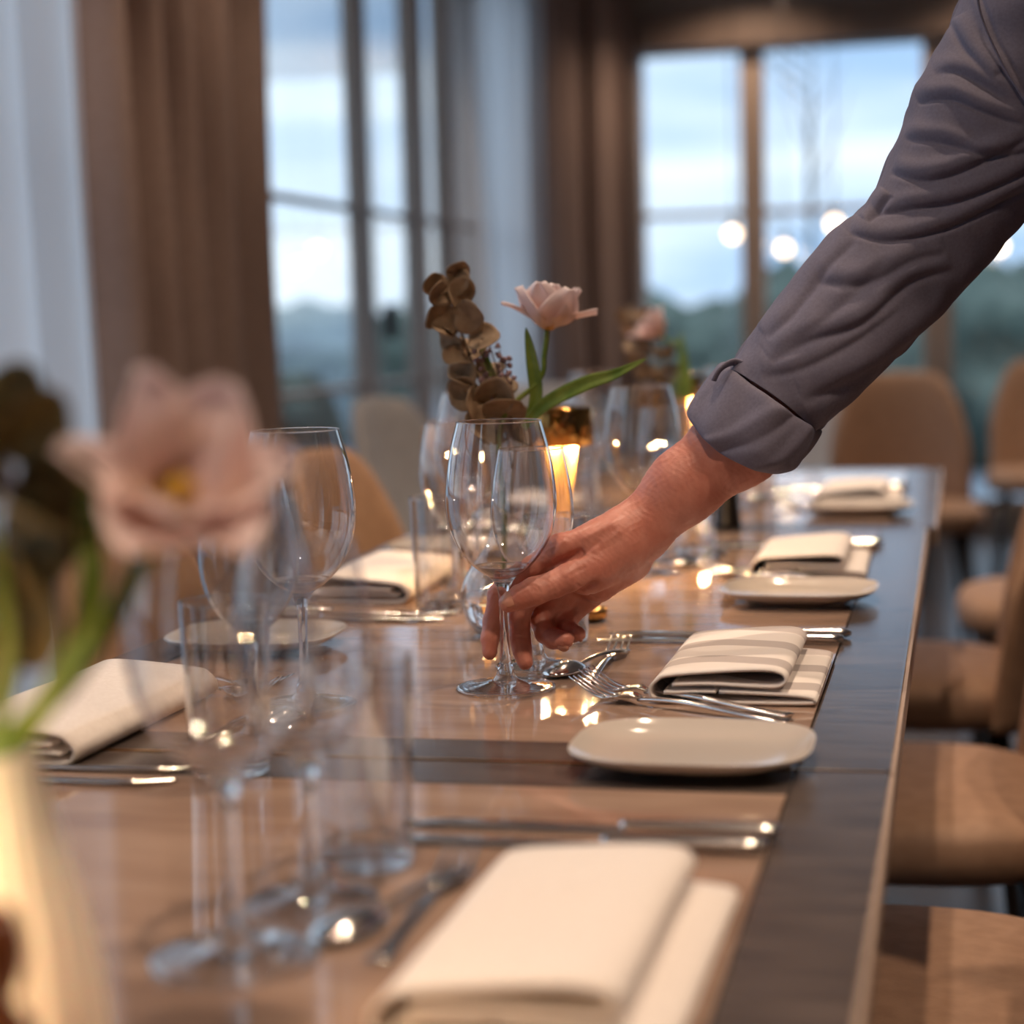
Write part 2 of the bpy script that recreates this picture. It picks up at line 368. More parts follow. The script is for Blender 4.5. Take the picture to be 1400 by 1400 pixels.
def downlight(x, y, e, label, size=95):
    root = empty('ceiling_downlight', (x, y, ZC), 0, label, 'lamp')
    lathe('trim_ring', [(.046, -.0005), (.058, -.0005), (.057, -.005), (.046, -.003)], M_can, root, 32)
    lathe('lens', [(0, -.0012), (.044, -.0012), (.044, -.0006), (0, -.0006)], M_lens, root, 24)
    d = bpy.data.lights.new('downlight_beam', 'SPOT'); d.energy = e; d.color = (1, .74, .53); d.spot_size = math.radians(size); d.spot_blend = .6; d.shadow_soft_size = .03
    o = bpy.data.objects.new('downlight_beam', d); C.objects.link(o); o.parent = root; o.location = (0, 0, -.02); return root
for (x, y, e, lab) in [(-.15, .35, 60, 'recessed ceiling downlight over the nearest place settings'), (-.15, 1.75, 50, 'recessed ceiling downlight over the middle table'), (-.3, 3.1, 60, 'recessed ceiling downlight over the far table'),
        (-.25, -1.3, 70, 'recessed ceiling downlight added behind the camera as warm front fill'), (.95, 1.0, 60, 'recessed ceiling downlight behind the standing person'), (1.1, 3.4, 60, 'recessed ceiling downlight right of the far chairs'), (-.2, 5.6, 60, 'recessed ceiling downlight over the background chairs'),  # the one behind the camera is added as warm fill
        (1.2, 6.6, 60, 'recessed ceiling downlight near the back windows at right'), (-.95, 8.5, 26, 'recessed ceiling downlight added to brighten the lintel over the left back pane'), (.25, 8.5, 26, 'recessed ceiling downlight added to brighten the lintel over the right back pane'), (-1.25, 3.2, 30, 'recessed ceiling downlight grazing the brown curtain'), (-1.2, 2.3, 30, 'recessed ceiling downlight above the left chairs'), (-1.2, 4.2, 26, 'recessed ceiling downlight in front of the left curtain')]:  # the pair at the back wall is added to brighten the lintel
    downlight(x, y, e, lab, 130 if y > 8 else 95)

# ================================================================ TABLES
XA, XB = -.775, -.045
def table(y0, y1, dx, label):
    root = empty('dining_table', ((XA + XB) / 2 + dx, (y0 + y1) / 2, 0), 0, label, 'table')
    W = (XB - XA) / 2; Ln = (y1 - y0) / 2; e = .0615; th = .028; g = .0012
    box('side_rail', -W, -W + e, -Ln, Ln, TZ - th, TZ, M_frame, root, .002); box('side_rail', W - e, W, -Ln, Ln, TZ - th, TZ, M_frame, root, .002)
    box('end_rail', -W + e + .0004, W - e - .0004, -Ln, -Ln + e, TZ - th, TZ - .0004, M_frame, root, .001); box('end_rail', -W + e + .0004, W - e - .0004, Ln - e, Ln, TZ - th, TZ - .0004, M_frame, root, .001)
    box('inset_panel', -W + e + g, W - e - g, -Ln + e + g, Ln - e - g, TZ - th + .004, TZ - .0006, M_inset, root, .0006)
    box('side_edge', W + .0002, W + .0032, -Ln, Ln, TZ - th + .002, TZ - .002, M_trimw, root)
    box('apron', -W + .08, W - .08, -Ln + .08, Ln - .08, TZ - .09, TZ - th - .0005, M_dark, root)
    for sx in (0,):
        for sy in (-1, 1):
            x, y = 0, sy * (Ln - .045); box('leg', x - .05, x + .05, y - .03, y + .03, 0, TZ - .0905, M_dark, root, .003)
    return root
table(-.2, 1.237, 0, 'nearest dark-framed dining table with a tan inset, in the foreground')
table(1.241, 2.668, 0, 'middle dark-framed dining table, where the hand sets down the wine glass')
table(2.670, 3.665, .012, 'farthest dark-framed dining table of the row, slightly offset to the right')
o = box('brass_strip', XA + .01, XB - .003, 1.2372, 1.2408, TZ - .02, TZ + .0004, M_brass); tag(o, 'thin brass strip in the joint between the nearest and middle tables', 'strip')

# ================================================================ CHAIRS
def make_chair(label, m_=None):
    m_ = m_ or M_chair
    root = empty('dining_chair', (0, 0, 0), 0, label, 'chair')     # faces -X, back at +X
    # seat cushion
    n, q = 40, 12; G = []
    def sq(a, rx, ry, p=3.2):
        c, s = math.cos(a), math.sin(a); return (rx * math.copysign(abs(c) ** (2 / p), c), ry * math.copysign(abs(s) ** (2 / p), s))
    prof = [(0, .400), (.5, .400), (.93, .402), (.985, .412), (1, .432), (.99, .452), (.95, .466), (.85, .474), (.5, .480), (0.001, .482)]
    for (f, z) in prof: G.append([(sq(2 * PI * k / n, .225 * f, .235 * f)[0], sq(2 * PI * k / n, .225 * f, .235 * f)[1], z) for k in range(n)])
    grid('seat', G, m_, root, wrap=True)
    # wrap-around back shell: arc around +X side, rounded top
    def shell(off):
        G = []
        for v in list(np.linspace(0, .86, 14)) + [.90, .93, .955, .972, .985, .993, .998, 1]:
            row = []
            for u in [-1, -.998, -.99, -.975, -.95] + list(np.linspace(-.92, .92, 36)) + [.95, .975, .99, .998, 1]:
                zt = .86 - .02 * abs(u) ** 2 - .23 * max(0, (abs(u) - .4) / .6) ** 2.4
                a = u * .88; z = .40 + (zt - .40) * v
                lean = .07 * ((z - .4) / .46)
                R = .265 + off * math.sqrt(max(0, 1 - abs(u) ** 10)) * math.sqrt(max(0, 1 - v ** 14))
                row.append((R * math.cos(a) * .86 + .015 + lean, R * math.sin(a) * 1.04, z))
            G.append(row)
        return np.array(G)
    A, B = shell(-.024), shell(.024)
    Gm = np.concatenate([A, B[::-1], A[:1]])
    o = grid('backrest', Gm, m_, root); me = o.data
    bm = bmesh.new(); bm.from_mesh(me); bmesh.ops.remove_doubles(bm, verts=bm.verts, dist=2e-4); bmesh.ops.recalc_face_normals(bm, faces=bm.faces)
    bm.to_mesh(me); bm.free(); me.shade_smooth()
    for sx in (-.17, .19):
        for sy in (-.18, .18):
            tube('leg', [(sx * .9, sy * .9, .401), (sx * 1.08, sy * 1.1, 0)], [.017, .011], M_dark, root, 10)
    return root
ch = make_chair('tan upholstered chair nearest at right, its seat in the bottom right corner')
ch.location = (-.085, 1.62, 0)
for (x, y, rz, lab) in [(-.09, 2.33, .02, 'tan chair, second seat from the front on the right side'), (-.11, 3.13, -.02, 'tan chair third from the front on the right side, its back at the right edge'),
        (.22, 3.95, .04, 'tan chair at the far right corner, its back just above another chair back'), (-.69, 1.2, PI, 'orange-tan chair on the left side, nearest the left edge of the view'), (.75, .45, .3, 'tan upholstered chair pulled out on the right, outside the view'),
        (-.69, 2.0, PI, 'orange-tan chair at left behind the near white napkin and the blurred tulip'), (-.69, 2.78, PI - .04, 'orange-tan chair on the left, second along, with the rounded back beside the big wine glass'),
        (-.68, 3.5, PI, 'orange-tan chair on the left side, partly hidden by flowers and glasses'), ]:
    dup(ch, (x, y, 0), rz, lab)
for (px, yy, rz, lab) in [(1236, 5.7, PI / 2 + .1, 'tan upholstered chair beyond the end of the table, seen whole from behind'), (1440, 6.9, PI / 2, 'tan upholstered chair in the background at the right edge of the view'),
        (800, 7.3, .3, 'tan chair in the far background, right of the tulip and behind the wine glasses')]:
    p = atY(px, 500, yy); dup(ch, (p[0], yy, 0), rz, lab)
pch = make_chair('pale grey chair in the background, left of the tulip stems', M_pale); p = atY(648, 500, 4.7); pch.location = (p[0], 4.7, 0); pch.rotation_euler.z = 2.9
p = atY(752, 500, 5.2); dup(pch, (p[0], 5.2, 0), 1.9, 'pale grey chair in the background, right of the tulip stems')
# background table with white cloth
bt = empty('side_table', (-.5, 7.8, 0), 0, 'white-clothed table in the background below the back window', 'table')
box('tabletop', -.42, .42, -.55, .55, .70, .73, M_dark, bt, .004)
G = []
for v, (sx, z) in enumerate([(0.01, .735), (.9, .735), (.985, .733), (1.0, .72), (1.01, .60), (1.03, .45)]):
    G.append([(math.copysign(abs(math.cos(a)) ** .35, math.cos(a)) * .44 * sx * (1 + (.015 * math.sin(9 * a) if v > 3 else 0)), math.copysign(abs(math.sin(a)) ** .35, math.sin(a)) * .57 * sx * (1 + (.015 * math.sin(9 * a) if v > 3 else 0)), z) for a in np.linspace(0, 2 * PI, 81)[:-1]])
grid('tablecloth', G, M_linen, bt, wrap=True)
for sx in (-.36, .36):
    for sy in (-.48, .48): box('leg', sx - .02, sx + .02, sy - .02, sy + .02, 0, .70, M_dark, bt)

# ================================================================ GLASSWARE
Z0 = TZ + .0002
def wine_glass(Hh, rb, rr, rf, label, group=None, name='wine_glass'):
    root = empty(name, (0, 0, Z0), 0, label, 'wine glass', group)
    s = Hh / .223; zb = .090 * s; k = rb / .046
    pts = [(.0045, zb + .0015), (.012 * k, zb + .0045 * s), (.0235 * k, zb + .0125 * s), (.0352 * k, zb + .027 * s), (.0428 * k, zb + .044 * s), (.046 * k, zb + .063 * s), (.0452 * k, zb + .083 * s), ((.0412 * k + rr * .1), zb + .108 * s) if False else (.0415 * k, zb + .108 * s), (rr, Hh)]
    P = cat(pts, 6)
    lathe('bowl', [(a, b) for a, b in P], M_gl, root, 64)
    # rim bead
    R = [(rr + .0005 * math.cos(a), Hh + .0005 * math.sin(a)) for a in np.linspace(0, 2 * PI, 9)]
    lathe('rim', R, M_solid, root, 64)
    st = cat([(0, .0012), (.0072, .0012), (.0088, .0052), (.0078, .0125), (.0048, .024), (.0039, .04), (.0037, .06 * s), (.0042, zb - .012), (.0062, zb - .004), (.0118, zb + .0043), (.0230 * k, zb + .0122), (.0215 * k, zb + .0130), (.010, zb + .0068), (0, zb + .0050)], 5)
    lathe('stem', [(max(a, 0), b) for a, b in st], M_solid, root, 48)
    ft = cat([(.0080, .0118), (.0100, .0085), (rf * .36, .0062), (rf * .62, .0040), (rf * .85, .0026), (rf - .0008, .0020)], 6)
    lathe('foot', [(a, b + .00012 * math.sin(a * 1500)) for a, b in ft], M_gl, root, 64)
    lathe('foot_rim', [(rf - .0009 + .0009 * math.cos(a), .0013 + .0009 * math.sin(a)) for a in np.linspace(0, 2 * PI, 9)], M_solid, root, 64)
    return root
def tumbler(label, H=.12, rt=.031, rb=.0275):
    root = empty('water_tumbler', (0, 0, Z0), 0, label, 'glass')
    lathe('wall', [(rb, .012), (rb + (rt - rb) * .5, .06), (rt, H)], M_gl, root, 56)
    lathe('inner_wall', [(rb - .0022, .013), (rb - .002 + (rt - rb) * .5, .06), (rt - .0012, H)], M_gl, root, 56)
    lathe('rim', [(rt - .0006 + .0007 * math.cos(a), H + .0006 * math.sin(a)) for a in np.linspace(0, 2 * PI, 9)], M_solid, root, 56)
    lathe('thick_base', [(a if a > 0 else 0, b) for a, b in cat([(0, .0012), (rb * .7, .0010), (rb - .003, .0006), (rb - .0006, .003), (rb, .0115), (rb - .001, .0128), (rb - .004, .0118), (rb * .6, .009), (0, .0085)], 4)], M_foot, root, 56)
    return root
big = wine_glass(.223, .046, .035, .0415, 'large wine glass held by its stem in the fingers'); big.location = (*at(692, 941)[:2], Z0)
sm = wine_glass(.193, .0365, .0285, .036, 'smaller wine glass directly behind the held one'); sm.location = (*at(733, 911)[:2], Z0)
tb = tumbler('water tumbler behind the curled fingers of the hand'); tb.location = (*at(765, 876)[:2], Z0)
def put(src, x, y, label): return dup(src, (x, y, Z0), random.uniform(0, 6), label)
def putp(src, px, py, label): p = at(px, py); return put(src, p[0], p[1], label)
putp(big, 322, 1312, 'large wine glass nearest the camera, blurred, left foreground')
putp(sm, 428, 1236, 'smaller blurred wine glass just right of the nearest large one')
putp(tb, 500, 1182, 'water tumbler in the foreground, in front of the dark table joint')
putp(big, 418, 965, 'large wine glass on the left side, its rim showing right of the blurred petals')
putp(sm, 350, 1012, 'smaller wine glass on the left side, behind the nearest large glass')
putp(tb, 316, 1056, 'water tumbler on the left side, just behind the nearest large glass')
for (dy, dx, nm) in ((.68, 0, 'third setting on the right, left of the sleeve cuff'), (1.42, .01, 'farthest setting on the right, behind the forearm')):
    for s, (bx_, by_) in ((big, (-.365, 1.50)), (sm, (-.352, 1.60)), (tb, (-.335, 1.70))):
        put(s, bx_ + dx, by_ + dy, {'wine_glass': 'large wine glass' if s is big else 'smaller wine glass'}.get(s.name.split('.')[0], 'water tumbler') + ' of the ' + nm)
for (dy, nm) in ((.70, 'second setting on the left'), (1.44, 'third setting on the left')):
    for s, (bx_, by_) in ((big, (-.514, 1.40)), (sm, (-.511, 1.29)), (tb, (-.503, 1.20))):
        put(s, bx_ - .035, by_ + dy, ('large wine glass' if s is big else 'smaller wine glass' if s is sm else 'water tumbler') + ' of the ' + nm)

# ================================================================ NAPKINS
def ribbon(name, prof, th, y0, y1, mt, parent, ny=14, wob=0, seed=0, shrink=0):
    P = cat(prof, 5); T = np.gradient(P, axis=0); T /= np.linalg.norm(T, axis=1)[:, None]; Nn = np.stack([-T[:, 1], T[:, 0]], 1)
    loop = np.concatenate([P + Nn * th / 2, (P - Nn * th / 2)[::-1]]); rn = random.Random(seed); G = []
    for i, y in enumerate(np.linspace(y0, y1, ny)):
        t = (y - y0) / (y1 - y0); e = .0012 * (1 if 0 < i < ny - 1 else .6)
        G.append([(p[0] + wob * math.sin(5 * t + seed) * p[1] * 20, y + wob * 2 * math.sin(p[0] * 40 + seed), max(.0004, p[1] * (1 + wob * 30 * math.sin(9 * t + p[0] * 30 + seed)))) for p in loop])
    G = np.array(G); n, m_ = G.shape[:2]; V = G.reshape(-1, 3).tolist(); Fc = []
    for i in range(n - 1):
        for j in range(m_):
            j2 = (j + 1) % m_; Fc.append((i * m_ + j, (i + 1) * m_ + j, (i + 1) * m_ + j2, i * m_ + j2))
    h = m_ // 2
    for i, fl_ in ((0, False), (n - 1, True)):
        for j in range(h - 1):
            q = (i * m_ + j, i * m_ + j + 1, i * m_ + m_ - 2 - j, i * m_ + m_ - 1 - j); Fc.append(q[::-1] if fl_ else q)
    return mesh(name, V, Fc, mt, parent)
# wavy grey stripes coloured across the cloth
M_nap = mat('striped_linen', (.8, .72, .66), .8)
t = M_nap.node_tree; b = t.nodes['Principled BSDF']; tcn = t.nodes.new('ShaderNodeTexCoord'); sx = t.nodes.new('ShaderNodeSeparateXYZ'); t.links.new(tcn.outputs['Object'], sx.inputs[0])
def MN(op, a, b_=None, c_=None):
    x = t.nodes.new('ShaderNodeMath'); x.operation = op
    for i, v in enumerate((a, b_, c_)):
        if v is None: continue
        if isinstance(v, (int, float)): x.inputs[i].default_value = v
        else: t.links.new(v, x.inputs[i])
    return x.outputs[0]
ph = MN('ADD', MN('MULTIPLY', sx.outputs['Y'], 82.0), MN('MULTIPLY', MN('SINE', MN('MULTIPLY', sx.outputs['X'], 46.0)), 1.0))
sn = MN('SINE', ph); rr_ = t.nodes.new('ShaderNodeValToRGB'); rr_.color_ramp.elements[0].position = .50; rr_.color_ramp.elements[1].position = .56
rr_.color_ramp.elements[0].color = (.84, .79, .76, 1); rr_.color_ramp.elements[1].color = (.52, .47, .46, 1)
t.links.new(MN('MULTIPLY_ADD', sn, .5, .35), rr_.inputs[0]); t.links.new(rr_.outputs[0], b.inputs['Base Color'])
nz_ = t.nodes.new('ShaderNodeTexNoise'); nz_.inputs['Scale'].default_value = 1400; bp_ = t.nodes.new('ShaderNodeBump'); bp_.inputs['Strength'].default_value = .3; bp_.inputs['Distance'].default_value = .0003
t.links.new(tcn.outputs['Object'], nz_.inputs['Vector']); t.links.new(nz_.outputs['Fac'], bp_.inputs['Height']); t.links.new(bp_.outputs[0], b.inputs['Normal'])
PA = [(.052, .0100), (.1, .0088), (.122, .0070), (.1265, .0045), (.12, .0022), (.06, .0014), (.01, .0014), (-.001, .005), (-.0025, .012), (.003, .0185), (.012, .0225), (.05, .0262), (.085, .0282), (.1, .0262), (.1045, .0205), (.0985, .0152), (.08, .0148), (.045, .0160), (.015, .0150)]
PB = [(.0495, .0098), (.03, .0095), (.008, .0085)]
def napkin(label, loc, rz, mt, wob=0, seed=0, L=.2, sc=1):
    root = empty('folded_napkin', (loc[0], loc[1], Z0), rz, label, 'napkin')
    c = -.0635
    A = [(x + c, z) for x, z in PA]; B = [(x + c, z) for x, z in PB]
    ribbon('upper_fold', A[7:], .0016, -L / 2, L / 2 - .01, mt, root, 16, wob, seed) if False else None
    ribbon('folded_cloth', A, .0026, -L / 2, L / 2, mt, root, 18, wob, seed)
    ribbon('inner_flap', B, .0024, -L / 2, L / 2, mt, root, 8)
    root.scale = (sc, 1, 1)
    return root
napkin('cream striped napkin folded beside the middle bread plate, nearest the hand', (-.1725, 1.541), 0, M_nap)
napkin('cream napkin in the bottom foreground, nearest the camera and blurred', (-.178, .842), -.01, M_linen, .0006, 1, .215)
napkin('cream napkin third along the right side, behind the second bread plate', (-.170, 2.245), .02, M_linen, .001, 4)
napkin('cream napkin farthest along the right side, behind the far bread plate', (-.155, 3.04), -.02, M_linen, .0012, 7)
napkin('white napkin nearest on the left side, behind the tulip stems', (-.672, 1.31), PI - .02, M_linen, .0007, 2, .25)
napkin('white napkin second on the left side, between the chair back and the held glass', (-.655, 2.05), PI + .02, M_linen, .0009, 3, .23)
napkin('white napkin farthest on the left side', (-.655, 2.85), PI, M_linen, .001, 5)

# ================================================================ PLATES
def plate(label, x, y, rz=0):
    n = 96; G = []
    def ring(f, z, p): return [(.083 * f * math.copysign(abs(math.cos(a)) ** (2 / p), math.cos(a)), .071 * f * math.copysign(abs(math.sin(a)) ** (2 / p), math.sin(a)), z) for a in np.linspace(0, 2 * PI, n + 1)[:-1]]
    for f, z, p in [(.001, .0055, 2.6), (.45, .0055, 2.6), (.70, .0062, 2.8), (.86, .0095, 3.0), (.955, .0140, 3.2), (.985, .0158, 3.2), (1, .0160, 3.2), (1.0, .0146, 3.2), (.975, .0125, 3.2), (.86, .0065, 3.0), (.66, .0030, 2.8), (.60, .0006, 2.7), (.56, .0006, 2.7), (.54, .0022, 2.6), (.001, .0022, 2.6)]: G.append(ring(f, z, p))
    o = grid('bread_plate', G, M_plate, wrap=True); o.location = (x, y, Z0); o.rotation_euler.z = rz
    md = o.modifiers.new('sub', 'SUBSURF'); md.levels = 1; md.render_levels = 1
    return tag(o, label, 'plate')
def rp(px, py, z): p = at(px, py, z); return p[0], p[1]
plate('rounded-square stoneware bread plate in the middle, over the table joint', *rp(947, 1012, TZ + .016))
plate('rounded stoneware bread plate second along the right side, before the third napkin', *rp(1092, 801, TZ + .016), -.05)
plate('rounded stoneware bread plate farthest along the right side', *rp(1174, 687, TZ + .016), .03)
plate('rounded stoneware bread plate nearest on the left, beyond the near white napkin', -.655, 1.66, .05)
plate('rounded stoneware bread plate second on the left, beyond the second white napkin', -.65, 2.36)

# ================================================================ CUTLERY (built along +X: handle at +X end, origin mid)
def handle_pts(x0, x1): return None
def fork(label, group=None, L=.2):
    root = empty('dinner_fork', (0, 0, Z0), 0, label, 'fork', group); h = L / 2
    # handle: flattened tapered bar with swollen end
    xs = np.linspace(-h + .062, h, 26); G = []
    for x in xs:
        t = (x - xs[0]) / (xs[-1] - xs[0]); wd = .0026 + .0022 * t + (.0028 * max(0, (t - .72) / .28) ** 1.5 if t < .97 else .0015); th = .0016 + .0006 * math.sin(PI * t)
        z = .0042 + .0045 * math.sin(PI * min(1, t * 1.25)) * (1 - t) - .002 * t
        G.append([(x, wd * math.cos(a), z + th * math.sin(a)) for a in np.linspace(0, 2 * PI, 13)[:-1]])
    o = grid('handle', G, M_steel, root, wrap=True)
    bm = bmesh.new(); bm.from_mesh(o.data); bmesh.ops.holes_fill(bm, edges=bm.edges, sides=0); bm.to_mesh(o.data); bm.free(); o.data.shade_smooth()
    zf = lambda x: .0028 + .012 * max(0, 1 - abs((x + h - .055) / .03)) ** 1.3 * .4 + .015 * max(0, (-h + .034 - x) / .034) ** 1.3
    G = []
    for x in np.linspace(-h + .064, -h + .038, 8):
        t = (x - (-h + .064)) / -.026; wd = .0028 + .0085 * math.sin(t * PI / 2) ** 1.3
        G.append([(x, wd * s, zf(x) + .0006 - .0012 * (1 - s * s)) for s in np.linspace(-1, 1, 9)])
    grid('neck', G, M_steel, root, solid=.0016)
    for k in range(4):
        y = (k - 1.5) * .0060; P = [(x, y, zf(x) + .0004 - .001 * (1 - (y / .0113) ** 2)) for x in np.linspace(-h + .039, -h, 8)]
        tube('tine', P, np.linspace(.0017, .0007, 8), M_steel, root, 8)
    return root
def spoon(label, L=.15, group=None, name='teaspoon'):
    root = empty(name, (0, 0, Z0), 0, label, 'spoon', group); h = L / 2; a0 = .028; b0 = .0155
    G = []
    for f in np.linspace(0.02, 1, 9): G.append([(-h + a0 + a0 * f * math.cos(a), b0 * f * math.sin(a) * (1 - .12 * math.cos(a)), .0022 + .0078 * (1 - f ** 2.2)) for a in np.linspace(0, 2 * PI, 33)[:-1]])
    grid('spoon_bowl', G, M_steel, root, wrap=True, solid=.0013)
    xs = np.linspace(-h + 2 * a0 - .004, h, 22); G = []
    for x in xs:
        t = (x - xs[0]) / (xs[-1] - xs[0]); wd = .0024 + .0018 * t + .0026 * max(0, (t - .7) / .3) ** 1.5; th = .0014; z = .0036 - .0014 * t + .003 * math.sin(PI * t)
        G.append([(x, wd * math.cos(a), z + th * math.sin(a)) for a in np.linspace(0, 2 * PI, 13)[:-1]])
    o = grid('handle', G, M_steel, root, wrap=True)
    bm = bmesh.new(); bm.from_mesh(o.data); bmesh.ops.holes_fill(bm, edges=bm.edges, sides=0); bm.to_mesh(o.data); bm.free(); o.data.shade_smooth()
    return root
def knife(label, L=.23, group=None):
    root = empty('table_knife', (0, 0, Z0), 0, label, 'knife', group); h = L / 2; hl = .095
    G = []
    for x in np.linspace(h - hl, h, 20):
        t = (x - (h - hl)) / hl; wd = .0042 + .0028 * t - (.004 * max(0, (t - .93) / .07) ** 2); th = .0030 + .0012 * t - (.002 * max(0, (t - .93) / .07) ** 2)
        G.append([(x, wd * math.cos(a), .0046 + th * math.sin(a)) for a in np.linspace(0, 2 * PI, 17)[:-1]])
    o = grid('handle', G, M_steel, root, wrap=True)
    bm = bmesh.new(); bm.from_mesh(o.data); bmesh.ops.holes_fill(bm, edges=bm.edges, sides=0); bm.to_mesh(o.data); bm.free(); o.data.shade_smooth()
    G = []
    for x in np.linspace(h - hl + .002, -h, 24):
        t = (h - hl - x) / (L - hl); up = .0045 + .0035 * math.sin(min(1, max(0, t) * 1.5) * PI / 2); lo = -.0045 - .002 * t
        if t > .8: k = (t - .8) / .2; up = up * (1 - k) + (-.004) * k
        G.append([(x, lo, .0012), (x, lo, .0016), (x, (up + lo) / 2, .0026), (x, up, .0030), (x, up, .0010), (x, (up + lo) / 2, .0008)])
    grid('blade', G, M_steel, root, wrap=True)
    return root
def lay(o, p_head, p_tail, px=True, dz=0):
    a = at(*p_head) if px else np.array([*p_head, 0]); b_ = at(*p_tail) if px else np.array([*p_tail, 0])
    d = b_ - a; o.location = ((a[0] + b_[0]) / 2, (a[1] + b_[1]) / 2, Z0 + dz); o.rotation_euler = (0, 0, math.atan2(d[1], d[0])); return o
K = knife('table knife behind the striped napkin, the one with its handle end showing'); lay(K, (800, 877), (1172, 880))
K2 = dup(K, label='second table knife behind the striped napkin, beside the first'); lay(K2, (838, 868), (1160, 872))
FK = fork('long fork between the striped napkin and the bread plate, tines toward the glass'); lay(FK, (758, 948), (1116, 996))
FK.rotation_euler[1] = 0
FK2 = dup(FK, label='second long fork between the striped napkin and the bread plate, closer to the napkin'); lay(FK2, (775, 938), (1112, 987))
DF = fork('small dessert fork with upright tines beside the spoon, right of the hand', L=.17); lay(DF, (858, 878), (794, 946)); DF.scale = (1, 1, .7)
SP = spoon('teaspoon crossing the dessert fork, its dark bowl beside the glass foot', .135); lay(SP, (778, 929), (828, 893), dz=.0005)
SP.rotation_euler.z -= .25
def setcopy(dx, dy, rot, nm, full=True):
    for s, base in ((K, 'table knife'), (K2, 'second table knife'), (FK, 'long fork'), (FK2, 'second long fork'), (DF, 'dessert fork'), (SP, 'teaspoon')):
        x, y, z = s.location; rz = s.rotation_euler.z
        if not full and s in (FK, FK2): continue
        if not full and s in (DF, SP): x += .034
        if rot: x, y, rz = -.845 - x + dx, 2 * 1.53 - y + dy - 1.53 + 0, rz + PI
        else: x, y = x + dx, y + dy
        o = dup(s, (x, y, z), rz, base + ' of the ' + nm)
setcopy(-.003, -.685, False, 'setting beside the foreground napkin', full=False)
setcopy(.003, .71, False, 'third setting on the right')
setcopy(.016, 1.50, False, 'farthest setting on the right')
setcopy(0, 1.37, True, 'nearest setting on the left')
setcopy(0, 2.05, True, 'second setting on the left')
setcopy(0, 2.85, True, 'farthest setting on the left')

# ================================================================ FLOWERS
def petal(length, width, cup, curl, tip=.0, seed=0, nu=15, nv=22):
    # local: base at origin, grows along +Z outward +X; returns grid and 'along' values
    rn = random.Random(seed); G = []; A = []
    ph1, ph2 = rn.uniform(0, 6), rn.uniform(0, 6)
    x = 0; z = 0; ang = cup; ds = length / (nv - 1)
    for j in range(nv):
        v = j / (nv - 1); wv = width * (math.sin(PI * min(1, v * .86 + .06)) ** .75) * (.55 + .55 * v if v < .8 else .99 - 1.9 * (v - .8) ** 1.3) 
        wv = width * max(.04, (math.sin(PI * (v ** .85) * .93 + .1)) ** .8)
        row = []
        for i in range(nu):
            u = i / (nu - 1) * 2 - 1
            bow = .35 * width * (u * u) * (1 - .3 * v)           # cupped cross-section
            rip = .05 * width * math.sin(5 * u + 7 * v + ph1) * v + .04 * width * math.sin(9 * u * v + ph2)
            nx, nz_ = math.cos(ang), -math.sin(ang)               # normal-ish (outwards)
            row.append((x - (bow - rip) * math.cos(ang), u * wv, z + (bow - rip) * math.sin(ang)))
        G.append(row); A.append(v)
        x += ds * math.sin(ang); z += ds * math.cos(ang); ang += (curl[0] + (curl[1] - curl[0]) * v) / (nv - 1)
    return np.array(G), A
def add_petal(parent, length, width, cup, curl, az, seed, M3=None, roll=0):
    G, A = petal(length, width, cup, curl, seed=seed); n, m_ = G.shape[:2]
    c, s = math.cos(az), math.sin(az); P = G.reshape(-1, 3)
    P = np.stack([P[:, 0] * c - P[:, 1] * s, P[:, 0] * s + P[:, 1] * c, P[:, 2]], 1)
    if M3 is not None: P = P @ np.array(M3).T
    o = grid('petal', P.reshape(n, m_, 3), M_petal, parent)
    at_ = o.data.attributes.new('along', 'FLOAT', 'POINT'); at_.data.foreach_set('value', np.repeat(A, m_).astype(np.float32))
    md = o.modifiers.new('s', 'SOLIDIFY'); md.thickness = .0007; md.offset = 0
    return o
def blade(name, P, wid, mt, parent, fold=.4, twist=0, up=(0, 0, 1)):
    P = cat(P, 8); n = len(P); T = np.gradient(P, axis=0); T /= np.linalg.norm(T, axis=1)[:, None]; G = []
    for i in range(n):
        t = i / (n - 1); w_ = wid * (math.sin(PI * min(1, t * .9 + .1)) ** .7 if t < .5 else math.sin(PI * (t * .9 + .1)) ** .8) if t < .999 else .0002
        side = np.cross(T[i], np.array(up, float)); side /= np.linalg.norm(side) + 1e-9; nn = np.cross(side, T[i])
        th = twist * t; s2 = side * math.cos(th) + nn * math.sin(th); n2 = -side * math.sin(th) + nn * math.cos(th)
        G.append([P[i] + s2 * w_ * u + n2 * abs(u) * w_ * fold for u in np.linspace(-1, 1, 7)])
    return grid(name, G, mt, parent, solid=.0009)
def rot_from_z(d):
    return np.array(Vector((0, 0, 1)).rotation_difference(Vector(tuple(map(float, d)))).to_matrix())
def round_leaf(parent, c, nrm, axis, r, mt, seed, cup=.25):
    rn = random.Random(seed); nrm = np.array(nrm, float); nrm /= np.linalg.norm(nrm); ax = np.array(axis, float); ax -= (ax @ nrm) * nrm; ax /= np.linalg.norm(ax); bi = np.cross(nrm, ax)
    G = []; p1 = rn.uniform(0, 6)
    for f in np.linspace(0.02, 1, 7):
        row = []
        for a in np.linspace(0, 2 * PI, 25)[:-1]:
            rr = r * f * (1 + .07 * math.sin(2 * a + p1) + .03 * math.sin(5 * a + p1)) * (1 + .12 * math.cos(a))
            row.append(np.array(c) + ax * (rr * math.cos(a) + r) + bi * rr * math.sin(a) * .92 + nrm * (cup * r * f * f * (.5 + .5 * math.cos(2 * a + p1)) + .05 * r * math.sin(3 * a + p1) * f))
        G.append(row)
    return grid('leaf', G, mt, parent, wrap=True, solid=.0007)
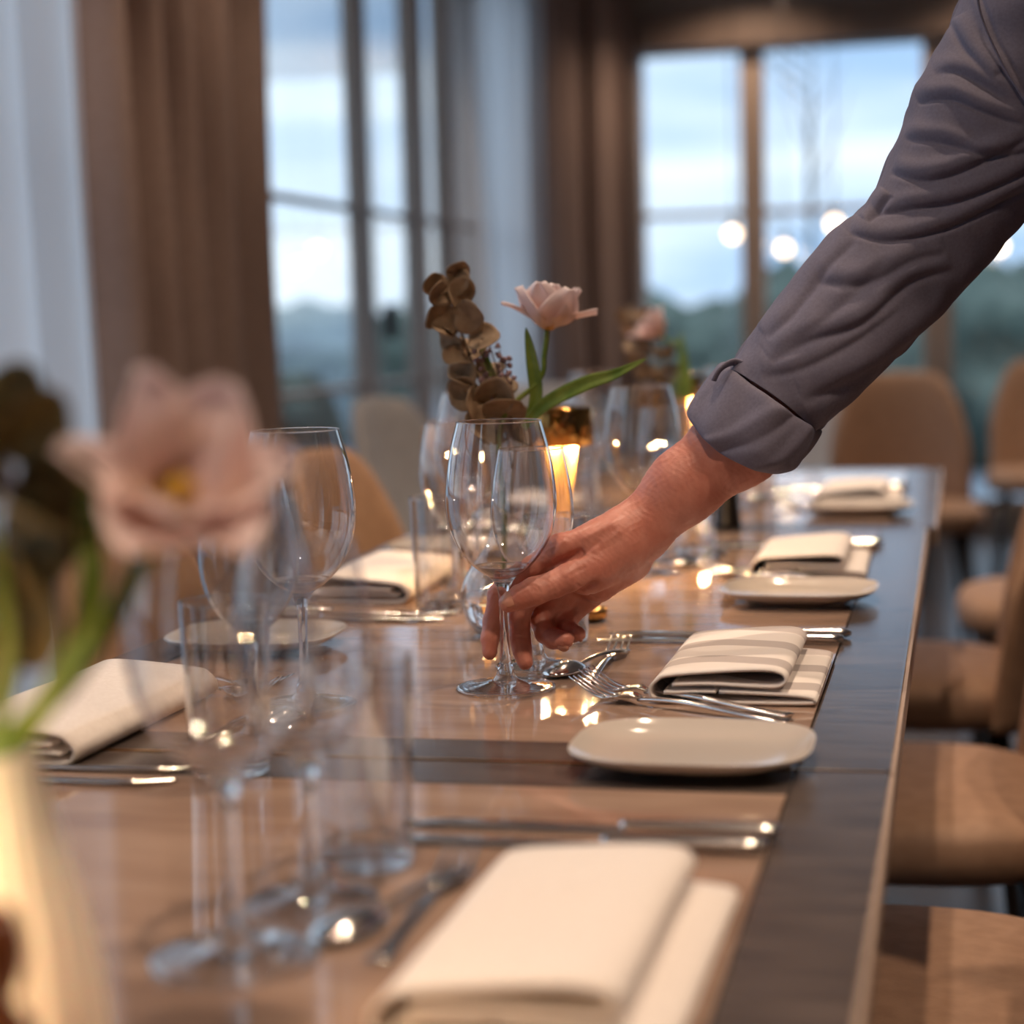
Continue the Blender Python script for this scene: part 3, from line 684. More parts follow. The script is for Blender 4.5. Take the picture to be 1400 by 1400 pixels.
def eucalyptus(P, radii, parent_label, seed, mt=None, leaf_scale=1, n=12, facing=None, mid='eucalyptus_branch', grow=None):
    root = empty(mid, tuple(P[0]), 0, parent_label, 'foliage'); o0 = np.array(P[0], float)
    Q = cat([np.array(p, float) - o0 for p in P], 8); tube('twig', Q, np.linspace(.0016, .0008, len(Q)), M_stemd, root, 7)
    rn = random.Random(seed); f = np.array(facing if facing is not None else (0, -1, 0), float)
    for i in range(n):
        t = (grow or .25) + (1 - (grow or .25)) * (i + .5) / n; k = min(len(Q) - 2, int(t * (len(Q) - 1))); c = Q[k]; T = Q[k + 1] - Q[k]; T /= np.linalg.norm(T)
        side = np.cross(T, f); side /= np.linalg.norm(side)
        for sgn in (-1, 1):
            ax = side * sgn * (.55 + rn.uniform(-.2, .25)) + T * rn.uniform(.1, .9) + f * rn.uniform(-.3, .45)
            nr = f + side * rn.uniform(-1.0, 1.0) + T * rn.uniform(-.9, .9)
            round_leaf(root, c, nr, ax, np.interp(t, np.linspace(0, 1, len(radii)), radii) * rn.uniform(.85, 1.15) * leaf_scale, mt or M_leafd, seed * 50 + i * 2 + sgn, rn.uniform(.2, .8))
    return root
def statice(P0, tips, label, seed):
    root = empty('dried_statice_sprig', tuple(P0), 0, label, 'flower'); rn = random.Random(seed); P0 = np.array(P0)
    for tp in tips:
        d = np.array(tp) - P0; tube('twig', cat([d * 0, d * .5 + np.array([0, 0, .01]), d], 5), .0006, M_stemd, root, 5)
        for k in range(5):
            c = d * (1 - .05 * k) + np.array([rn.uniform(-.006, .006) for _ in range(3)])
            bm = bmesh.new(); bmesh.ops.create_icosphere(bm, subdivisions=1, radius=.0032)
            for v in bm.verts: v.co *= rn.uniform(.6, 1.3)
            bmo('floret', bm, M_purple, root, False, tuple(c))
    return root
# --- middle bouquet in the glass bud vase
vb = at(690, 868); bx0, by0 = vb[0], vb[1]
bv = empty('glass_bud_vase', (bx0, by0, Z0), 0, 'round-bellied glass bud vase half full of water, behind the held wine glass', 'vase')
vr = .042
body = cat([(.018, .0008), (.026, .002), (.036, .012), (vr, .034), (.038, .056), (.026, .075), (.014, .092), (.0098, .115), (.0088, .15), (.0090, .185), (.0105, .205), (.0125, .212)], 6)
lathe('belly_and_neck', body, M_gl, bv, 64)
lathe('base_pad', [(0, .0004), (.018, .0004), (.0255, .0018), (.020, .004), (0, .005)], M_foot, bv, 40)
lathe('neck_rim', [(.0125 + .0009 * math.cos(a), .212 + .0009 * math.sin(a)) for a in np.linspace(0, 2 * PI, 9)], M_solid, bv, 40)
wat = [(0, .0052)] + [(r - .0012, z) for r, z in body if .004 < z < .040]; wat += [(wat[-1][0], .040), (0, .0396)]
lathe('water', wat, M_water, bv, 48)
D0 = float(np.dot(vb - CP, -(RM[:, 2])) ) if False else None
def vdepth(p): return -float((p - CP) @ RM[:, 2])
dv = vdepth(np.array([bx0, by0, TZ + .2]))
def V_(px, py, dd=0): return dep(px, py, dv + dd)
neck = V_(703, 560)
neck = np.array([bx0, by0, TZ + .205])
nb = np.array([bx0, by0, TZ + .02])
head = V_(748, 452)
tl = empty('tulip', tuple(head), 0, 'pink open tulip standing upright above the held wine glass', 'flower')
stemP = [nb, (nb + neck) / 2 + [0.003, 0, 0], neck + [.002, 0, 0], V_(737, 520), V_(744, 485), head + [0, 0, -.0]]
tube('stem', [np.array(p) - head for p in cat(stemP, 6)], .0026, M_leafg, tl, 10)
up = RM[:, 1] * .98 + RM[:, 0] * .08; M3 = rot_from_z(up)
for i in range(6):
    add_petal(tl, .053, .0245, 1.30 if i % 2 else 1.05, (-1.75, .05) if i % 2 else (-1.35, .1), i * PI / 3 + .35, 20 + i, M3)
for az, sd in ((math.atan2(RM[1, 0], RM[0, 0]) + .12, 41), (math.atan2(RM[1, 0], RM[0, 0]) + PI - .1, 42)):
    add_petal(tl, .052, .0155 if sd == 41 else .011, 1.0, (.1, .9) if sd == 41 else (-.05, 1.0), az, sd, M3)
add_petal(tl, .046, .020, .35, (-.3, .1), 1.2, 51, M3); add_petal(tl, .044, .020, .3, (-.2, .1), 3.5, 52, M3); add_petal(tl, .046, .019, .4, (-.3, .1), 5.3, 53, M3)
RX = lambda px, py, dd=0: V_(px, py, dd) - head
blade('leaf', [RX(722, 580), RX(733, 540), RX(727, 490, -.005), RX(719, 448, -.008)], .0065, M_leafg, tl, .4, .4, up=tuple(RM[:, 2]))
blade('leaf', [RX(716, 585), RX(745, 553, -.01), RX(800, 525, -.02), RX(840, 512, -.025), RX(884, 490, -.03)], .0072, M_leafg, tl, .3, .3, up=tuple(RM[:, 2]))
eb = eucalyptus([V_(700, 640, .01), V_(690, 590, .01), V_(664, 540, .005), V_(640, 480), V_(622, 425), V_(609, 378)], [.018, .02, .017, .015, .014], 'dried brown eucalyptus branch leaning left above the held glass', 3, n=11, facing=RM[:, 2], grow=.12, leaf_scale=.98)
ts = empty('grass_blade', tuple(V_(690, 560)), 0, 'thin green blade rising behind the brown eucalyptus branch', 'leaf')
o_ = V_(690, 560); blade('blade', [V_(700, 580) - o_, V_(668, 500, .006) - o_, V_(640, 425, .006) - o_, V_(611, 366, .006) - o_], .0035, M_leafg, ts, .3, 0, up=tuple(RM[:, 2]))
statice(V_(700, 600), [V_(668, 468), V_(683, 478), V_(690, 490), V_(672, 505), V_(684, 515), V_(700, 512), V_(655, 478), V_(662, 520)], 'dusty purple statice sprig between the brown leaves and the tulip', 5)

# --- foreground bouquet in ribbed white vase
fv = dep(5, 1514, .72); fv = at(5, 1514)
cv = lathe('ribbed_vase', [(0, .001), (.036, .001), (.041, .004), (.0425, .02), (.040, .05), (.034, .08), (.027, .108), (.0225, .13), (.0205, .142), (.0205, .1445), (.019, .1445), (.018, .13), (.02, .10), (0, .09)], M_ceram, None, 144, (fv[0], fv[1], Z0), rib=(24, .045))
tag(cv, 'white ribbed ceramic vase glowing warm in the lower left corner, holding tulips', 'vase')
df = vdepth(np.array([fv[0], fv[1], TZ + .14]))
W_ = lambda px, py, dd=0: dep(px, py, df + dd)
h1 = W_(236, 700, .03)
t1 = empty('tulip', tuple(h1), 0, 'large blurred pink tulip in the left foreground', 'flower')
mouth = np.array([fv[0], fv[1], TZ + .143])
tube('stem', [p - h1 for p in cat([mouth + [0, 0, -.04], mouth + [.008, 0, .0], W_(95, 930, .01), W_(150, 850, .02), W_(195, 765, .03), h1], 6)], .0046, M_leafg, t1, 10)
M3b = rot_from_z(RM[:, 1] * .72 + RM[:, 0] * .25 + RM[:, 2] * .62)
azs = [(.4, .050, .021, 1.05, (-.55, .5)), (1.5, .052, .023, .85, (-.6, .3)), (2.6, .054, .020, .8, (-.6, .35)), (3.6, .050, .017, 1.15, (-.3, .3)), (4.7, .046, .022, 1.25, (-.2, .5)), (5.7, .050, .024, 1.15, (-.2, .5)), (1.0, .042, .02, .5, (-.4, .2)), (2.2, .042, .018, .55, (-.4, .2)), (5.2, .04, .02, .9, (-.1, .2))]
for i, (az, l, wd, cu, cl) in enumerate(azs): add_petal(t1, l * 1.12, wd * 1.1, cu, cl, az, 70 + i, M3b)
pist = lathe('pistil', [(0, 0), (.004, .001), (.0035, .012), (.005, .016), (0, .018)], mat('yellow_pistil', (.7, .45, .06), .6), t1, 12)
pist.rotation_euler = Matrix([list(r) for r in M3b]).to_euler()
for k in range(6):
    a = k * PI / 3; d = M3b @ np.array([.007 * math.cos(a), .007 * math.sin(a), .016]); tube('stamen', [d * .1, d * .7, d], [.0007, .0008, .0016], bpy.data.materials['yellow_pistil'], t1, 6)
blade('leaf', [p - h1 for p in (mouth + [-.004, 0, -.02], W_(100, 900, .0), W_(128, 800, .0), W_(122, 700, .01), W_(118, 655, .01))], .0058, M_leafg, t1, .35, .2, up=tuple(RM[:, 2]))
blade('leaf', [p - h1 for p in (mouth + [-.006, .003, -.02], W_(10, 920), W_(2, 800), W_(-12, 700))], .0032, M_leafg, t1, .3, 0, up=tuple(RM[:, 2]))
eucalyptus([mouth + [-.004, .004, -.02], W_(25, 900, .02), W_(18, 780, .02), W_(12, 660, .02), W_(-8, 570, .02)], [.016, .018, .017, .013], 'dark green-brown leafy branch at the far left, blurred, in the ribbed vase', 9, mt=vary(mat('olive_leaf', (.07, .07, .02), .6), (.085, .075, .03), (.17, .135, .06), 50), n=7, facing=RM[:, 2], grow=.2, leaf_scale=1.25)
statice(W_(30, 860, .03), [W_(35, 640, .03), W_(60, 625, .03), W_(85, 640, .03), W_(20, 665, .03), W_(55, 665, .03), W_(108, 610, .03), W_(100, 655, .03), W_(15, 630, .03)], 'brownish statice sprig blurred behind the left foreground tulip', 6)
# walnut pepper mill in the corner
mp0 = at(-2, 1700)
ml = lathe('pepper_mill', [(a if a > 0 else 0, b) for a, b in cat([(0, 0), (.019, 0), (.0195, .012), (.0155, .03), (.013, .045), (.0155, .062), (.0165, .072), (.012, .080), (.0098, .084), (.0125, .090), (.0148, .100), (.0125, .112), (.006, .118), (0, .119)], 5)], M_mill, None, 40, (mp0[0], mp0[1], Z0)); tag(ml, 'turned walnut pepper mill with a round knob in the lower left corner', 'pepper mill')

# --- table lamps
def lamp(label):
    root = empty('table_lamp', (0, 0, Z0), 0, label, 'lamp')
    lathe('base', [(0, 0), (.036, 0), (.037, .003), (.034, .007), (.020, .010), (0, .011)], M_ceram, root, 48)
    lathe('ribbed_stem', [(.0185, .0085), (.0135, .03), (.0105, .06), (.0115, .10), (.0165, .145), (.0195, .172), (0, .173)], M_amber, root, 144, rib=(9, .22))
    sh = lathe('brass_shade', [(.0415, .158), (.042, .1585), (.042, .2015), (.041, .203), (0, .203), (0, .2015), (.0402, .2005), (.0408, .1590), (.0415, .158)], M_shade, root, 72)
    for m_ in list(sh.data.polygons): pass
    lathe('led_disc', [(0, .1995), (.036, .1995), (.036, .1985), (0, .1985)], emis('lamp_led', (1, .62, .25), 2.5), root, 40)
    return root
lp = lamp('brass-shaded table lamp glowing just behind the held wine glass')
q = at(768, 792); lp.location = (q[0], q[1], Z0)
for (ox, oy, e_) in ((.002, -.031, .7), (-.028, .014, 1.3), (.030, -.004, 2.6)): point('lamp_glow', (q[0] + ox, q[1] + oy, TZ + .162), (1, .60, .27), e_, .006)
q2 = at(945, 668)
lamp2 = dup(lp, (q2[0], q2[1], Z0), 0, 'second brass-shaded table lamp, half hidden behind the shirt cuff'); point('lamp_glow', (q2[0] + .024, q2[1] - .022, TZ + .163), (1, .60, .27), 2.6, .006)
lamp3 = dup(lp, (-.405, .462, Z0), 0, 'brass-shaded table lamp beside the ribbed vase, outside the left edge of the view'); point('lamp_glow', (-.396, .493, TZ + .160), (1, .66, .36), 2.8, .008)

# --- far bouquet
fb = at(925, 690); dfb = vdepth(np.array([fb[0], fb[1], TZ + .2])); U_ = lambda px, py, dd=0: dep(px, py, dfb + dd)
dup(bv, (fb[0], fb[1], Z0), 0, 'glass bud vase of the far bouquet, beside the shirt cuff')
h2 = U_(905, 462); t2 = empty('tulip', tuple(h2), 0, 'pink tulip of the far bouquet, tilted left of the shirt cuff', 'flower')
fm = np.array([fb[0], fb[1], TZ + .2])
tube('stem', [p - h2 for p in cat([fm + [0, 0, -.12], fm, U_(940, 520), U_(932, 478), h2], 6)], .0028, M_leafg, t2, 8)
M3c = rot_from_z(-RM[:, 0] * .55 + RM[:, 1] * .75 + RM[:, 2] * .1)
for i, (az, l, wd, cu, cl) in enumerate([(.3, .05, .019, .75, (-.6, .5)), (1.4, .05, .019, .6, (-.4, .3)), (2.5, .05, .019, .9, (-.6, .6)), (3.5, .055, .017, .95, (-.4, .7)), (4.6, .05, .02, .7, (-.5, .4)), (5.6, .055, .015, .5, (-.3, .8))]): add_petal(t2, l, wd, cu, cl, az, 90 + i, M3c)
blade('leaf', [p - h2 for p in (fm, U_(938, 540, -.01), U_(935, 500, -.01), U_(930, 455, -.01))], .010, M_leafg, t2, .3, .2, up=tuple(RM[:, 2]))
eucalyptus([fm, U_(910, 560, .02), U_(890, 510, .02), U_(868, 470, .02), U_(855, 430, .02)], [.017, .017, .014, .012], 'brown eucalyptus branch of the far bouquet, left of its tulip', 13, n=7, facing=RM[:, 2], grow=.2)
eucalyptus([fm, U_(918, 530, .03), U_(905, 490, .03), U_(878, 425, .03)], [.015, .014, .011], 'second brown eucalyptus branch of the far bouquet, behind its tulip', 14, n=6, facing=RM[:, 2], grow=.2)
# black pepper mill, amber tealight
bq = at(995, 722); o = lathe('pepper_mill', [(a if a > 0 else 0, b) for a, b in cat([(0, 0), (.019, 0), (.0185, .02), (.014, .065), (.0105, .09), (.013, .10), (.015, .112), (.011, .124), (0, .128)], 5)], M_black, None, 40, (bq[0], bq[1], Z0)); tag(o, 'tapered black pepper mill standing beyond the forearm', 'pepper mill')
aq = at(808, 848); o = lathe('brass_salt_dish', [(0, 0), (.012, 0), (.0165, .004), (.018, .012), (.0172, .0125), (.0155, .006), (0, .004)], M_brass, None, 40, (aq[0], aq[1], Z0)); tag(o, 'small amber brass dish on the table behind the wrist', 'dish')

# ================================================================ PERSON
def smin(a, b, k):
    h = np.clip(.5 + .5 * (b - a) / k, 0, 1); return b + (a - b) * h - k * h * (1 - h)
def sdf_mesh(prims, vs, pad=.02):
    """prims: (a, b, ra, rb, k, n, f)  rounded cones; n/f flatten along an axis. k<0 carves."""
    pts = np.array([p[0] for p in prims] + [p[1] for p in prims]); rm = max(max(p[2], p[3]) for p in prims)
    lo = pts.min(0) - rm - pad; hi = pts.max(0) + rm + pad; n = np.ceil((hi - lo) / vs).astype(int) + 1
    ax = [lo[i] + vs * np.arange(n[i]) for i in range(3)]; D = np.full(n, .05, np.float32)
    for pr in prims:
        a, b_, ra, rb, k = np.array(pr[0], float), np.array(pr[1], float), pr[2], pr[3], pr[4]
        nn, ff = (np.array(pr[5], float), pr[6]) if len(pr) > 5 and pr[5] is not None else (None, 1)
        m = max(ra, rb) + abs(k) * 2 + vs * 3
        i0 = [max(0, int((min(a[i], b_[i]) - m - lo[i]) / vs)) for i in range(3)]; i1 = [min(n[i], int((max(a[i], b_[i]) + m - lo[i]) / vs) + 2) for i in range(3)]
        X, Y_, Z_ = np.meshgrid(*[ax[i][i0[i]:i1[i]].astype(np.float32) for i in range(3)], indexing='ij')
        P = np.stack([X, Y_, Z_], -1) - a; d = b_ - a; dd = max(d @ d, 1e-12)
        t = np.clip(P @ d / dd, 0, 1); Q = P - t[..., None] * d
        if nn is not None:
            nn = nn / np.linalg.norm(nn); c = Q @ nn; Q = Q + c[..., None] * nn * (1 / ff - 1)
        dist = np.sqrt((Q ** 2).sum(-1)) - (ra + (rb - ra) * t)
        if nn is not None: dist = dist * (.5 + .5 * ff)
        S = tuple(slice(i0[i], i1[i]) for i in range(3))
        if k >= 0: D[S] = smin(D[S], dist.astype(np.float32), max(k, 1e-5))
        else: D[S] = -smin(-D[S], dist.astype(np.float32), -k)
    # surface nets
    s = D < 0
    cn = np.array(D.shape) - 1; cnt = np.zeros(cn, np.float32); acc = np.zeros((*cn, 3), np.float32)
    def sl(o): return tuple(slice(o[i], o[i] + cn[i]) for i in range(3))
    cor = [(i, j, k_) for i in (0, 1) for j in (0, 1) for k_ in (0, 1)]
    for c1 in cor:
        for axis in range(3):
            if c1[axis]: continue
            c2 = list(c1); c2[axis] = 1; A, B = D[sl(c1)], D[sl(c2)]; cr_ = (A < 0) != (B < 0)
            tt = np.where(cr_, A / np.where(cr_, A - B, 1), 0)
            for q in range(3): acc[..., q] += np.where(cr_, c1[q] + (tt if q == axis else 0), 0)
            cnt += cr_
    act = cnt > 0; idx = np.full(cn, -1, np.int64); idx[act] = np.arange(act.sum()); I = np.argwhere(act)
    V = lo + vs * (I + acc[act] / cnt[act][:, None]); Fc = []
    for axis in range(3):
        u, v = [(1, 2), (2, 0), (0, 1)][axis]
        A = s[tuple(slice(0, -1) if q == axis else slice(1, -1) for q in range(3))]; B = s[tuple(slice(1, None) if q == axis else slice(1, -1) for q in range(3))]
        for flip in (False, True):
            E = np.argwhere(A & ~B if not flip else ~A & B)
            if len(E) == 0: continue
            base = E.copy()
            for q in range(3):
                if q != axis: base[:, q] += 1
            def g(du, dv):
                c = base.copy(); c[:, u] -= du; c[:, v] -= dv; return idx[c[:, 0], c[:, 1], c[:, 2]]
            quad = np.stack([g(0, 0), g(1, 0), g(1, 1), g(0, 1)], 1); Fc.append(quad[:, ::-1] if flip else quad)
    Fc = np.concatenate(Fc); return V, Fc[:, ::-1].copy() if False else Fc
def relax(V, Fc, it=2, lam=.5):
    E = np.concatenate([Fc[:, [0, 1]], Fc[:, [1, 2]], Fc[:, [2, 3]], Fc[:, [3, 0]]])
    for _ in range(it):
        S = np.zeros_like(V); c = np.zeros(len(V))
        for q in range(3): S[:, q] = np.bincount(E[:, 0], V[E[:, 1], q], len(V)) + np.bincount(E[:, 1], V[E[:, 0], q], len(V))
        c = np.bincount(E[:, 0], minlength=len(V)) + np.bincount(E[:, 1], minlength=len(V)); V = V * (1 - lam) + lam * S / c[:, None]
    return V
def vnormals(V, Fc):
    n = np.cross(V[Fc[:, 2]] - V[Fc[:, 0]], V[Fc[:, 3]] - V[Fc[:, 1]]); N_ = np.zeros_like(V)
    for q in range(3):
        for j in range(4): N_[:, q] += np.bincount(Fc[:, j], n[:, q], len(V))
    return N_ / (np.linalg.norm(N_, axis=1)[:, None] + 1e-12)
def ndmesh(name, V, Fc, mt, parent):
    me = bpy.data.meshes.new(name); me.vertices.add(len(V)); me.vertices.foreach_set('co', V.astype(np.float32).ravel())
    me.loops.add(len(Fc) * 4); me.loops.foreach_set('vertex_index', Fc.astype(np.int32).ravel()); me.polygons.add(len(Fc))
    me.polygons.foreach_set('loop_start', np.arange(0, len(Fc) * 4, 4, dtype=np.int32)); me.update(calc_edges=True); me.validate(); me.shade_smooth(); me.materials.append(mt)
    o = bpy.data.objects.new(name, me); C.objects.link(o); o.parent = parent; return o
# skin
M_skin = mat('skin', (.52, .24, .15), .42, **{'Subsurface Weight': .12, 'Subsurface Scale': .02}); M_skin.node_tree.nodes['Principled BSDF'].inputs['Subsurface Radius'].default_value = (1, .35, .2)
vary(M_skin, (.51, .185, .135), (.61, .26, .20), 45, detail=5, bump=.42, bscale=420, bdist=.0005)
M_nail = mat('finger_nail', (.62, .29, .205), .25)
M_shirt = vary(mat('grey_blue_shirt_cotton', (.16, .155, .2), .85, Sheen_Weight=0) if False else mat('grey_blue_shirt_cotton', (.16, .155, .2), .85), (.135, .128, .185), (.165, .157, .222), 420, detail=3, bump=.3, bscale=1500, bdist=.0003, lo=.3, hi=.7)
M_trous = mat('dark_trousers', (.02, .02, .025), .8); M_hair = mat('dark_hair', (.03, .02, .015), .5)
person = empty('person', (.42, 1.62, 0), 0, 'person in a grey-blue shirt with rolled sleeves, reaching in to hold a wine glass stem', 'person')
PO = np.array([.42, 1.62, 0.])
DZ = 1.56; HH = lambda x, y, d=0: dep(x, y, DZ + d / 1000)
vdir = -RM[:, 2]                       # view direction, used only to flatten limbs
prs = []
def chain(pts, rs, k, k0=None):
    for i in range(len(pts) - 1): prs.append((pts[i], pts[i + 1], rs[i], rs[i + 1], (k0 if (i == 0 and k0) else k)))
mm = lambda *a: [x / 1000 for x in a]
wr = HH(858, 738, 14)
# forearm
prs += [(HH(1085, 500, 10), HH(1010, 604, 10), *mm(42, 36.5), .010, vdir, .82), (HH(1010, 604, 10), HH(935, 665, 12), *mm(36, 29), .012, vdir, .82), (HH(935, 665, 12), HH(872, 728, 14), *mm(29, 24.5), .014, vdir, .84),
        (HH(872, 728, 14), HH(845, 748, 14), *mm(24.5, 24), .012, vdir, .85)]
iM, mM, rM, pM = HH(766, 752, 3), HH(783, 766, 20), HH(799, 783, 36), HH(815, 802, 48)
# palm: wedge of metacarpals
prs += [(HH(846, 730, 6), iM, *mm(19, 12.5), .012), (HH(850, 742, 16), mM, *mm(20, 12), .012), (HH(856, 755, 26), rM, *mm(18, 12), .012), (HH(862, 768, 34), pM, *mm(17, 12), .012)]
prs += [(HH(845, 776, 20), HH(818, 800, 26), *mm(16, 15), .012), (HH(822, 750, 6), HH(800, 762, 14), *mm(19, 15), .012)]
# thumb: thenar, metacarpal, phalanges
prs += [(HH(846, 752, 4), HH(806, 780, -4), *mm(19, 15.5), .012), (HH(822, 772, 4), HH(800, 790, 2), *mm(17, 13), .010)]
chain([HH(812, 778, -4), HH(779, 790, -10), HH(757, 799, -12), HH(731, 808, -14), HH(712, 816, -14), HH(695, 824, -13.5)], mm(15, 12.8, 11, 11.4, 10.0, 8.2), .004, .010)
# web between thumb and index
prs.append((HH(786, 768, -4), HH(766, 780, -4), *mm(10, 7), .010))
# index
chain([iM, HH(728, 776, 9), HH(695, 797, 14), HH(682, 812, 15)], mm(11.8, 9.6, 8.8, 8.6), .005, .008)
chain([HH(681, 812, 15), HH(674, 850, 13), HH(670, 872, 10), HH(669.5, 892, 7)], mm(8.6, 8.0, 7.5, 6.4), .004)
# middle
chain([mM, HH(742, 800, 24), HH(712, 829, 25), HH(710, 842, 24)], mm(12, 10.4, 9.6, 9.3), .004, .008)
chain([HH(710, 842, 24), HH(711, 872, 20), HH(714, 888, 17), HH(718, 905, 13)], mm(9.3, 8.6, 8.1, 7.0), .003)
# ring
chain([rM, HH(772, 812, 40), HH(746, 836, 38), HH(741, 848, 35)], mm(13, 11.2, 10.4, 9.8), .004, .010)
chain([HH(741, 848, 35), HH(746, 866, 26), HH(756, 873, 19), HH(773, 875, 12)], mm(9.8, 9.0, 8.6, 7.4), .003)
# little
chain([pM, HH(798, 820, 52), HH(776, 841, 48), HH(770, 849, 42)], mm(13, 11, 10, 9.4), .004, .010)
chain([HH(770, 849, 42), HH(775, 861, 34), HH(783, 866, 29), HH(791, 867, 20)], mm(8.8, 8.0, 7.6, 6.6), .003)
# tendon ridge to the index knuckle and groove beside it
prs.append((HH(840, 722, -8), HH(772, 744, -7), *mm(5, 5.5), .010))
prs.append((HH(792, 757, -13), HH(748, 780, -6), *mm(3.4, 3.2), -.006))
prs.append((HH(880, 792, 0), HH(838, 812, -2), *mm(2, 2), -.006))       # palm-heel crease
prs.append((HH(812, 796, -16), HH(778, 812, -8), *mm(2.2, 2.2), -.006))
V, Fc = sdf_mesh(prs, .0015); V = relax(V, Fc, 2, .5); Nn = vnormals(V, Fc)
if ((V - V.mean(0)) * Nn).sum(1).mean() < 0: Fc = Fc[:, ::-1]; Nn = -Nn
# knuckle creases, pressed into the real surface
px_ = projn(V); front = (Nn @ vdir) < .35
def crease(p0, p1, wd, dp):
    a, b_ = np.array(p0, float), np.array(p1, float); d = b_ - a; t = np.clip(((px_ - a) @ d) / (d @ d), 0, 1); r = np.linalg.norm(px_ - a - t[:, None] * d, axis=1)
    return np.exp(-(r / wd) ** 2) * dp * front
disp = np.zeros(len(V))
for off in (-5.5, -2, 1.8, 5.5): disp -= crease((727 + off, 800 - abs(off) * .1), (733 + off, 809), 1.3, .0009)
disp -= crease((676, 845), (667, 847), 1.2, .0007); disp -= crease((703, 872), (722, 870), 1.3, .0009); disp -= crease((668, 812), (690, 818), 1.2, .0006)
disp -= crease((742, 862), (757, 858), 1.2, .0006); disp -= crease((770, 852), (790, 848), 1.2, .0006); disp -= crease((790, 800), (826, 826), 1.5, .0009)
disp += .0004 * np.sin(px_[:, 0] * .11 + px_[:, 1] * .07) * np.exp(-((px_[:, 0] - 780) / 50) ** 2)
disp += .00022 * (np.sin(px_[:, 0] * .55 + 2.0 * np.sin(px_[:, 1] * .21)) * np.sin(px_[:, 1] * .48 + 1.5 * np.sin(px_[:, 0] * .17))) * front
for (p0, p1, wd, dp) in (((836, 716), (800, 735), 4, .0009), ((846, 728), (812, 752), 4, .0007), ((818, 742), (790, 764), 2.5, -.0007), ((770, 740), (758, 760), 3, .0009), ((842, 770), (812, 800), 3, -.0006), ((800, 776), (770, 792), 2, -.0005)): disp += crease(p0, p1, wd, dp)
V = V + Nn * disp[:, None]
BODY = ndmesh('body', V - PO, Fc, M_skin, person)
# finger nails: thin curved plates set on the tips
def nail(p_base, p_tip, out, wd, nm='thumb_nail'):
    a, b_ = np.array(p_base), np.array(p_tip); d = b_ - a; n_ = np.array(out, float); n_ -= (n_ @ d) / (d @ d) * d; n_ /= np.linalg.norm(n_); s_ = np.cross(d / np.linalg.norm(d), n_); G = []
    for v in np.linspace(0, 1, 9):
        ww = wd * (math.sin(PI * (v * .86 + .09)) ** .6); G.append([a + d * v + s_ * ww * u + n_ * (.0012 * math.sin(PI * v) ** .5 - .34 * wd * u * u) for u in np.linspace(-1, 1, 9)])
    o = grid(nm, np.array(G) - PO, M_nail, BODY, solid=.0005); return o
rt = RM[:, 0]; upv = RM[:, 1]
thumb_n = (-vdir * .93 + upv * .30 - rt * .16); thumb_n /= np.linalg.norm(thumb_n)
tb0, tb1 = HH(708, 818, -14), HH(686.5, 827, -13.2)
nail(tb0 + thumb_n * .0089, tb1 + thumb_n * .0060, thumb_n, .0070)
nail(HH(762, 879, 17) - upv * .0040 - vdir * .0058, HH(777, 880, 12) - upv * .0035 - vdir * .0048, -upv * .6 - vdir * .8, .0042, 'ring_finger_nail')
nail(HH(787, 868, 26) - upv * .0028 - vdir * .0058, HH(795, 870, 20) - upv * .002 - vdir * .0045, -upv * .5 - vdir * .85, .0036, 'little_finger_nail')

# ---- sleeve: elliptical tube following the arm, with real folds
SD = 1.565
secs = [((996, 505), (1112, 590)), ((1020, 470), (1130, 578)), ((1045, 432), (1165, 548)), ((1080, 388), (1204, 512)), ((1115, 342), (1240, 478)), ((1150, 306), (1275, 440)), ((1182, 284), (1310, 400)), ((1201, 252), (1346, 362)),
        ((1222, 203), (1378, 328)), ((1238, 162), (1404, 298)), ((1252, 118), (1440, 262)), ((1276, 76), (1475, 222)), ((1300, 32), (1512, 176)), ((1322, -14), (1548, 120)), ((1356, -64), (1590, 60)), ((1410, -120), (1640, 0)), ((1480, -170), (1690, -60))]
dth = np.interp(np.arange(len(secs)), [0, 6, 12, 16], [.0, .0, .0, -.02])
cen, hw = [], []
for (u, l), dd in zip(secs, dth): a, b_ = dep(*u, SD + dd), dep(*l, SD + dd); cen.append((a + b_) / 2); hw.append((a - b_) / 2)
nS, nC = 420, 260
cenS = cat(cen, 27); hwS = cat(hw, 27); tI = np.linspace(0, len(cenS) - 1, nS)
cI = np.stack([np.interp(tI, range(len(cenS)), cenS[:, q]) for q in range(3)], 1); hI = np.stack([np.interp(tI, range(len(hwS)), hwS[:, q]) for q in range(3)], 1)
ang = np.linspace(0, 2 * PI, nC + 1)[:-1]
G = np.zeros((nS, nC, 3)); Nor = np.zeros((nS, nC, 3))
for i in range(nS):
    h = hI[i]; r = np.linalg.norm(h); fl_ = .80
    G[i] = cI[i] + np.cos(ang)[:, None] * h - np.sin(ang)[:, None] * vdir * r * fl_
    nn = np.cos(ang)[:, None] * h / r * fl_ - np.sin(ang)[:, None] * vdir; Nor[i] = nn / np.linalg.norm(nn, axis=1)[:, None]
PX = projn(G.reshape(-1, 3)); fr = ((Nor.reshape(-1, 3) @ vdir) < .1)
